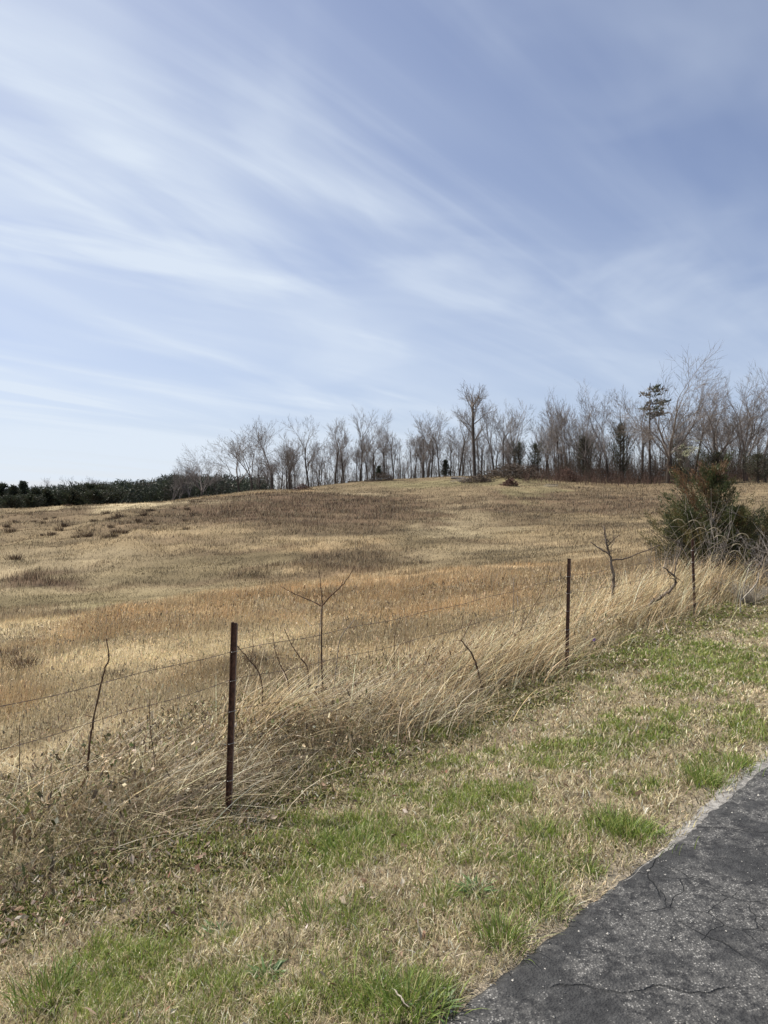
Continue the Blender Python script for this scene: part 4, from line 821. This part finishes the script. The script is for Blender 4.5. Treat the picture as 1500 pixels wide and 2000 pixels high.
conifer('soft', 1140, 132, 832, 'dark pine tree with pointed top left of the leaning bare tree', 'pines in the right wood', .5, 1, name='pine_tree')
conifer('soft', 1212, 132, 800, 'tall dark pine tree left of the huge oak', 'pines in the right wood', .45, 1, name='pine_tree')
conifer('pine', 1270, 126, 733, 'slender pine with dark tufted top beside the huge oak', 'pines in the right wood', .75, 0, name='pine_tree')
conifer('soft', 1330, 128, 845, 'olive bushy evergreen under the huge oak', 'pines in the right wood', .9, 1)
conifer('soft', 1400, 122, 868, 'olive shrub at the foot of the right wood', 'pines in the right wood', 1.2, 0)
conifer('soft', 1480, 116, 872, 'olive green shrub at the right edge of the wood', 'pines in the right wood', 1.3, 1)
# distant wood as one mass
mb = MB(); CR = []
for i in range(460):
    px = random.uniform(-60, 520); Yd = random.uniform(195, 290); x_ = Yd * (px - HX) / F; top = np.interp(px, [-60, 100, 200, 300, 330, 480, 520], [958, 952, 944, 938, 930, 930, 932]) + random.uniform(-1.5, 14) - (Yd - 240) * .02
    zt_ = CAMZ - Yd * (top - HY) / F; rad = random.uniform(2.2, 4.2); n = 420
    c = RNG.normal(0, 1, (n, 3)); c /= np.linalg.norm(c, axis=1)[:, None]; c *= (RNG.random((n, 1)) ** .3); p = c * (rad, rad, rad * 1.2) + (x_, Yd, zt_ - rad)
    cc_ = np.array(random.choice([(.045, .058, .036), (.055, .066, .040), (.050, .058, .042), (.075, .068, .055), (.042, .054, .034)])); cc_ = np.tile(cc_, (n, 1)) * RNG.uniform(.6, 1.4, (n, 1)); s = RNG.uniform(.2, .5, (n, 1))
    d1, d2 = RNG.normal(0, .6, (n, 3)) + (0, 0, .5), RNG.normal(0, .6, (n, 3)); V = np.stack([p - d2 * s * .4, p + d2 * s * .4, p + d1 * s * 1.6], 1).reshape(-1, 3)
    mb.add(V, (np.arange(n) * 3)[:, None] + np.array([0, 1, 2]), None, np.repeat(cc_, 3, 0))
    tube(mb, [(x_, Yd, zt_ - rad * 3.4), (x_, Yd, zt_ - rad)], (.2, .1), 4, (.12, .1, .08))
tag(mb.build('distant_wood', M_LEAF, color=True), 'hazy dark mixed wood on the far side of the hill', 'wood', kind='stuff')
# flowering dogwood
x_ = 118 * (1345 - HX) / F; z_ = h1(x_, 118); root = empty('flowering_tree', (x_, 118, z_)); mb = MB(); P = dict(VASE); P.update(levels=4, nc=(4, 4, 4, 4))
tm, cm = PROTO['vase'][1]; o = bpy.data.objects.new('trunk', tm); COL.objects.link(o); o.parent = root; o.scale = (7, 7, 7); o = bpy.data.objects.new('crown', cm); COL.objects.link(o); o.parent = root; o.scale = (7, 7, 7)
n = 900; aa = RNG.uniform(0, 6.28, n); cb = RNG.normal(0, 1, (26, 3)) * (.85, .85, .5); ck = RNG.integers(0, 26, n); ps = cb[ck] + RNG.normal(0, 1, (n, 3)) * (.22, .22, .08); flakes(mb, ps[:, 0], ps[:, 1], 5.4 + ps[:, 2], .075, np.tile((.78, .80, .58), (n, 1)), .3)
mb.build('blossom', M_LEAF, root, color=True); tag(root, 'small tree with creamy white blossom in the right wood', 'tree')

# brush piles, logs
def pile(px, py, wpx, hpx, n, mat, label, Yd=None):
    p = hit(px, py); Yd = p[1]; z0 = h1(*p); W_ = wpx * Yd / F / 2; H_ = hpx * Yd / F; mb = MB()
    for i in range(n):
        c = np.array([random.gauss(0, .45) * W_, random.gauss(0, .4) * W_, 0]); k_ = 1.15 * max(0, 1 - abs(c[0]) / W_ / 1.25); c[2] = random.random() * H_ * k_
        d = RNG.normal(0, 1, 3) * (1, 1, .45); d /= np.linalg.norm(d); L = random.uniform(.3, 1.0) * max(W_, .8) * .55; m_ = c + RNG.normal(0, .08, 3)
        tube(mb, [c - d * L * .5, m_, c + d * L * .5 + (0, 0, .1)], np.array([1, .8, .3]) * random.uniform(.02, .07), 4)
    o = mb.build('brush_pile', mat); o.location = (p[0], p[1], z0); return tag(o, label, 'brush pile', 'brush piles at the edge of the wood')
REDB = bark_mat('reddish_dead_brush', (.06, .035, .028), (.16, .10, .08), 8)
pile(1000, 934, 120, 26, 520, M_BRUSH, 'long dark heap of cut branches in front of the cedars')
pile(1040, 932, 70, 22, 300, M_BRUSH, 'dark heap of branches at the right end of the long heap')
pile(745, 938, 60, 16, 200, M_BRUSH, 'brush pile with logs below the small juniper on the crest')
pile(935, 942, 70, 14, 240, M_BRUSH, 'low grey brush pile in the field right of the log')
pile(905, 941, 40, 8, 100, M_GREYW, 'small grey branch pile left of the low grey brush pile')
pile(997, 950, 36, 14, 240, REDB, 'rounded reddish brown brush pile out in the field')
pile(1105, 940, 60, 24, 300, REDB, 'dark reddish brush pile near the wood edge at right')
pile(590, 942, 34, 12, 140, REDB, 'reddish brush pile at the foot of the slim tree')
pile(1170, 936, 90, 18, 240, REDB, 'wide reddish brush pile below the leaning bare tree')
def log(px, py, L, r, yaw, mat, label):
    p = hit(px, py); z0 = h1(*p); mb = MB(); d = np.array([math.cos(yaw), math.sin(yaw), .02]); tube(mb, crooked(np.array([d * L * t for t in np.linspace(-.5, .5, 8)]), r * .15), np.linspace(r, r * .7, 8), 8)
    for k in range(3): q = d * L * random.uniform(-.3, .4); tube(mb, [q, q + np.array([random.uniform(-.3, .3), -.1, .5]) * r * 4], (r * .3, r * .15), 5)
    o = mb.build('fallen_log', mat, smooth=True); o.location = (p[0], p[1], z0 + r * .7); return tag(o, label, 'log', 'logs lying at the wood edge')
log(895, 937, 2.6, .22, .1, M_GREYW, 'grey log lying on the crest left of the grey brush pile'); log(722, 938, 2.2, .14, -.1, M_GREYW, 'thin grey log left of the crest brush pile')
log(1068, 950, 3.4, .08, -.5, M_PALE, 'pale fallen branch lying in the field'); log(1078, 946, 2.4, .06, .4, M_PALE, 'shorter pale branch crossing behind the fallen one')
log(690, 939, 2.0, .12, .1, M_BRUSH, 'short dark log on the crest below the tall full tree'); log(1190, 936, 3.0, .07, .2, M_PALE, 'pale thin log at the foot of the right wood')

# small dark weed clumps on the pale slope
WC = [(265, 460), (290, 440), (95, 465), (45, 490), (68, 515), (345, 425), (410, 480), (600, 450), (695, 453), (740, 444), (757, 434), (785, 415), (755, 405), (830, 415), (505, 522), (600, 518), (378, 508), (330, 552), (268, 545), (487, 566), (555, 570), (672, 580), (722, 573), (742, 540), (785, 548), (335, 635), (880, 465), (892, 425), (915, 434), (935, 487), (965, 470), (1000, 490), (950, 517), (993, 517), (940, 385), (965, 383), (1110, 378), (1160, 408), (1175, 455), (1185, 517), (1190, 378), (95, 725), (655, 497), (710, 505), (675, 405), (1225, 340), (1275, 340), (435, 362), (215, 458), (178, 425), (1070, 400), (1240, 400), (1410, 385), (1440, 390)]
WM = []
for s in range(4):
    mb = MB(); n = 110; x_ = RNG.normal(0, .16, n); y_ = RNG.normal(0, .16, n); blades(mb, x_, y_, 0 * x_, RNG.uniform(.25, .65, n), .03, RNG.uniform(.1, .6, n), np.arctan2(y_, x_), jit(np.array([(.085, .055, .035), (.16, .11, .07), (.05, .035, .025)])[RNG.integers(0, 3, n)]), .2, 2)
    WM.append(mb.build('weed_clump', M_LEAF, color=True, mesh_only=True))
for i, (a_, b_) in enumerate(WC):
    px, py = a_ / 3.26, 880 + b_ / 3.26; p = hit(px, py); o = bpy.data.objects.new('weed_clump', WM[i % 4]); COL.objects.link(o); o.location = (p[0], p[1], h1(*p) - .03); s = random.uniform(.35, 1.2); o.scale = (s * random.uniform(.9, 1.4), s, s * 1.0)
    rg = 'near the left edge of the pale slope' if px < 110 else ('in the middle of the pale slope' if px < 240 else 'where the pale slope meets the brown grass')
    tag(o, 'small dark brown weed clump ' + rg, 'weed clump', 'dark weed clumps ' + rg)
for (px, py, s, lb) in [(12, 1300, 1.0, 'dark brown weed clump cut by the left edge, near the orange grass'), (48, 1312, .9, 'dark olive weed clump just right of the one on the left edge'), (228, 1325, .5, 'small dark weed clump behind the tall crooked stick'), (500, 1300, .7, 'reddish brown weed clump behind the nearest post'), (790, 1262, .55, 'small spiky dark weed clump in the buff grass'), (1012, 1125, .5, 'lone dark weed head above the orange grass')]:
    p = hit(px, py); o = bpy.data.objects.new('weed_clump', WM[0].copy()); COL.objects.link(o)
    mb = MB(); n = 420; x_ = RNG.normal(0, .18, n); y_ = RNG.normal(0, .18, n); blades(mb, x_, y_, 0 * x_, RNG.uniform(.2, .55, n), .006 + .0006 * p[1] * .6, RNG.uniform(.1, .7, n), np.arctan2(y_, x_), jit(np.array([(.10, .065, .04), (.15, .10, .06), (.06, .045, .03), (.22, .15, .09)])[RNG.integers(0, 4, n)]), .3, 3)
    o.data = mb.build('weed_clump', M_LEAF, color=True, mesh_only=True); o.location = (p[0], p[1], h1(*p)); o.scale = (s, s, s); tag(o, lb, 'weed clump', 'weed clumps in the near field')

# near cedars at the right + grey brush
def near_cedar(px, py, Yd, top, wide, seed, label, cols, n=26000):
    tm, cm = conifer_mesh(seed, n, 'bush', .019, cols, flat=.14, nb=100); x = Yd * (px - HX) / F; z = h1(x, Yd); hh = CAMZ - Yd * (top - HY) / F - z
    root = empty('cedar_bush', (x, Yd, z)); root.scale = (hh * wide, hh * wide, hh)
    for nme, me in (('trunk', tm), ('crown', cm)): o = bpy.data.objects.new(nme, me); COL.objects.link(o); o.parent = root
    return tag(root, label, 'cedar bush', 'cedar bushes behind the third post')
RED = [(.075, .09, .033), (.085, .10, .038), (.065, .08, .03), (.12, .105, .04), (.06, .065, .028), (.21, .125, .06), (.17, .10, .055), (.14, .11, .06)]
GRN = [(.085, .095, .035), (.12, .12, .045), (.05, .06, .026), (.17, .13, .055)]
near_cedar(1388, 1100, 15.5, 900, .66, 21, 'rusty green cedar bush, the tallest behind the third post', RED, 24000)
near_cedar(1342, 1100, 14.8, 985, .85, 22, 'dark green cedar bush low on the left of the rusty one', GRN, 20000)
near_cedar(1438, 1100, 15.0, 985, .8, 23, 'olive cedar bush low on the right of the rusty one', GRN, 24000)
near_cedar(1508, 1100, 16.0, 1000, 1.0, 24, 'dark green cedar bush cut by the right edge of the view', GRN, 24000)
def shrub(px, py, Yd, hgt, n, r, label, mat, spread=.5):
    x = Yd * (px - HX) / F; z = h1(x, Yd); mb = MB()
    for i in range(n):
        a_ = random.uniform(0, 6.28); d = np.array([math.cos(a_) * random.uniform(.1, spread), math.sin(a_) * random.uniform(.1, spread), 1]) * hgt * random.uniform(.5, 1.1)
        P = smoothpts([np.zeros(3), d * .5 + RNG.normal(0, .05 * hgt, 3), d * (1, 1, .9) + RNG.normal(0, .08 * hgt, 3)], 4); tube(mb, P, (r, r * .3), 4)
        for k in range(7):
            j = random.randint(2, len(P) - 2); e_ = RNG.normal(0, 1, 3) + (0, 0, .5); e_ *= hgt * random.uniform(.12, .3) / np.linalg.norm(e_); tube(mb, [P[j], P[j] + e_ * .6, P[j] + e_ + (0, 0, .03)], (r * .45, r * .2), 3)
    o = mb.build('bare_shrub', mat); o.location = (x, Yd, z - .03); return tag(o, label, 'shrub', 'bare shrubs at the right edge')
shrub(1485, 1130, 15.6, 1.6, 70, .009, 'grey leafless shrub at the right edge beside the cedar bushes', M_GNARL, .9)
shrub(1512, 1130, 13.5, 1.3, 60, .008, 'pale grey twiggy shrub cut by the right edge', M_GREYW, 1.0)
shrub(1462, 1130, 16.5, 1.5, 60, .010, 'dark leafless shrub behind the olive cedar bush', M_BRUSH, .9)
shrub(1400, 1125, 13.8, .7, 40, .006, 'low brown twiggy shrub under the rusty cedar bush', M_STICK, 1.2)
shrub(1300, 1110, 14.3, 1.2, 26, .006, 'thin leafless shrub on the left side of the cedar bushes', M_GREYW, .6)
shrub(1375, 1110, 13.9, 1.9, 16, .006, 'tall thin pale stems rising through the rusty cedar bush', M_GREYW, .35)
shrub(1460, 1150, 12.3, .45, 70, .006, 'low heap of bleached twigs before the right edge shrubs', M_PALE, 1.6)
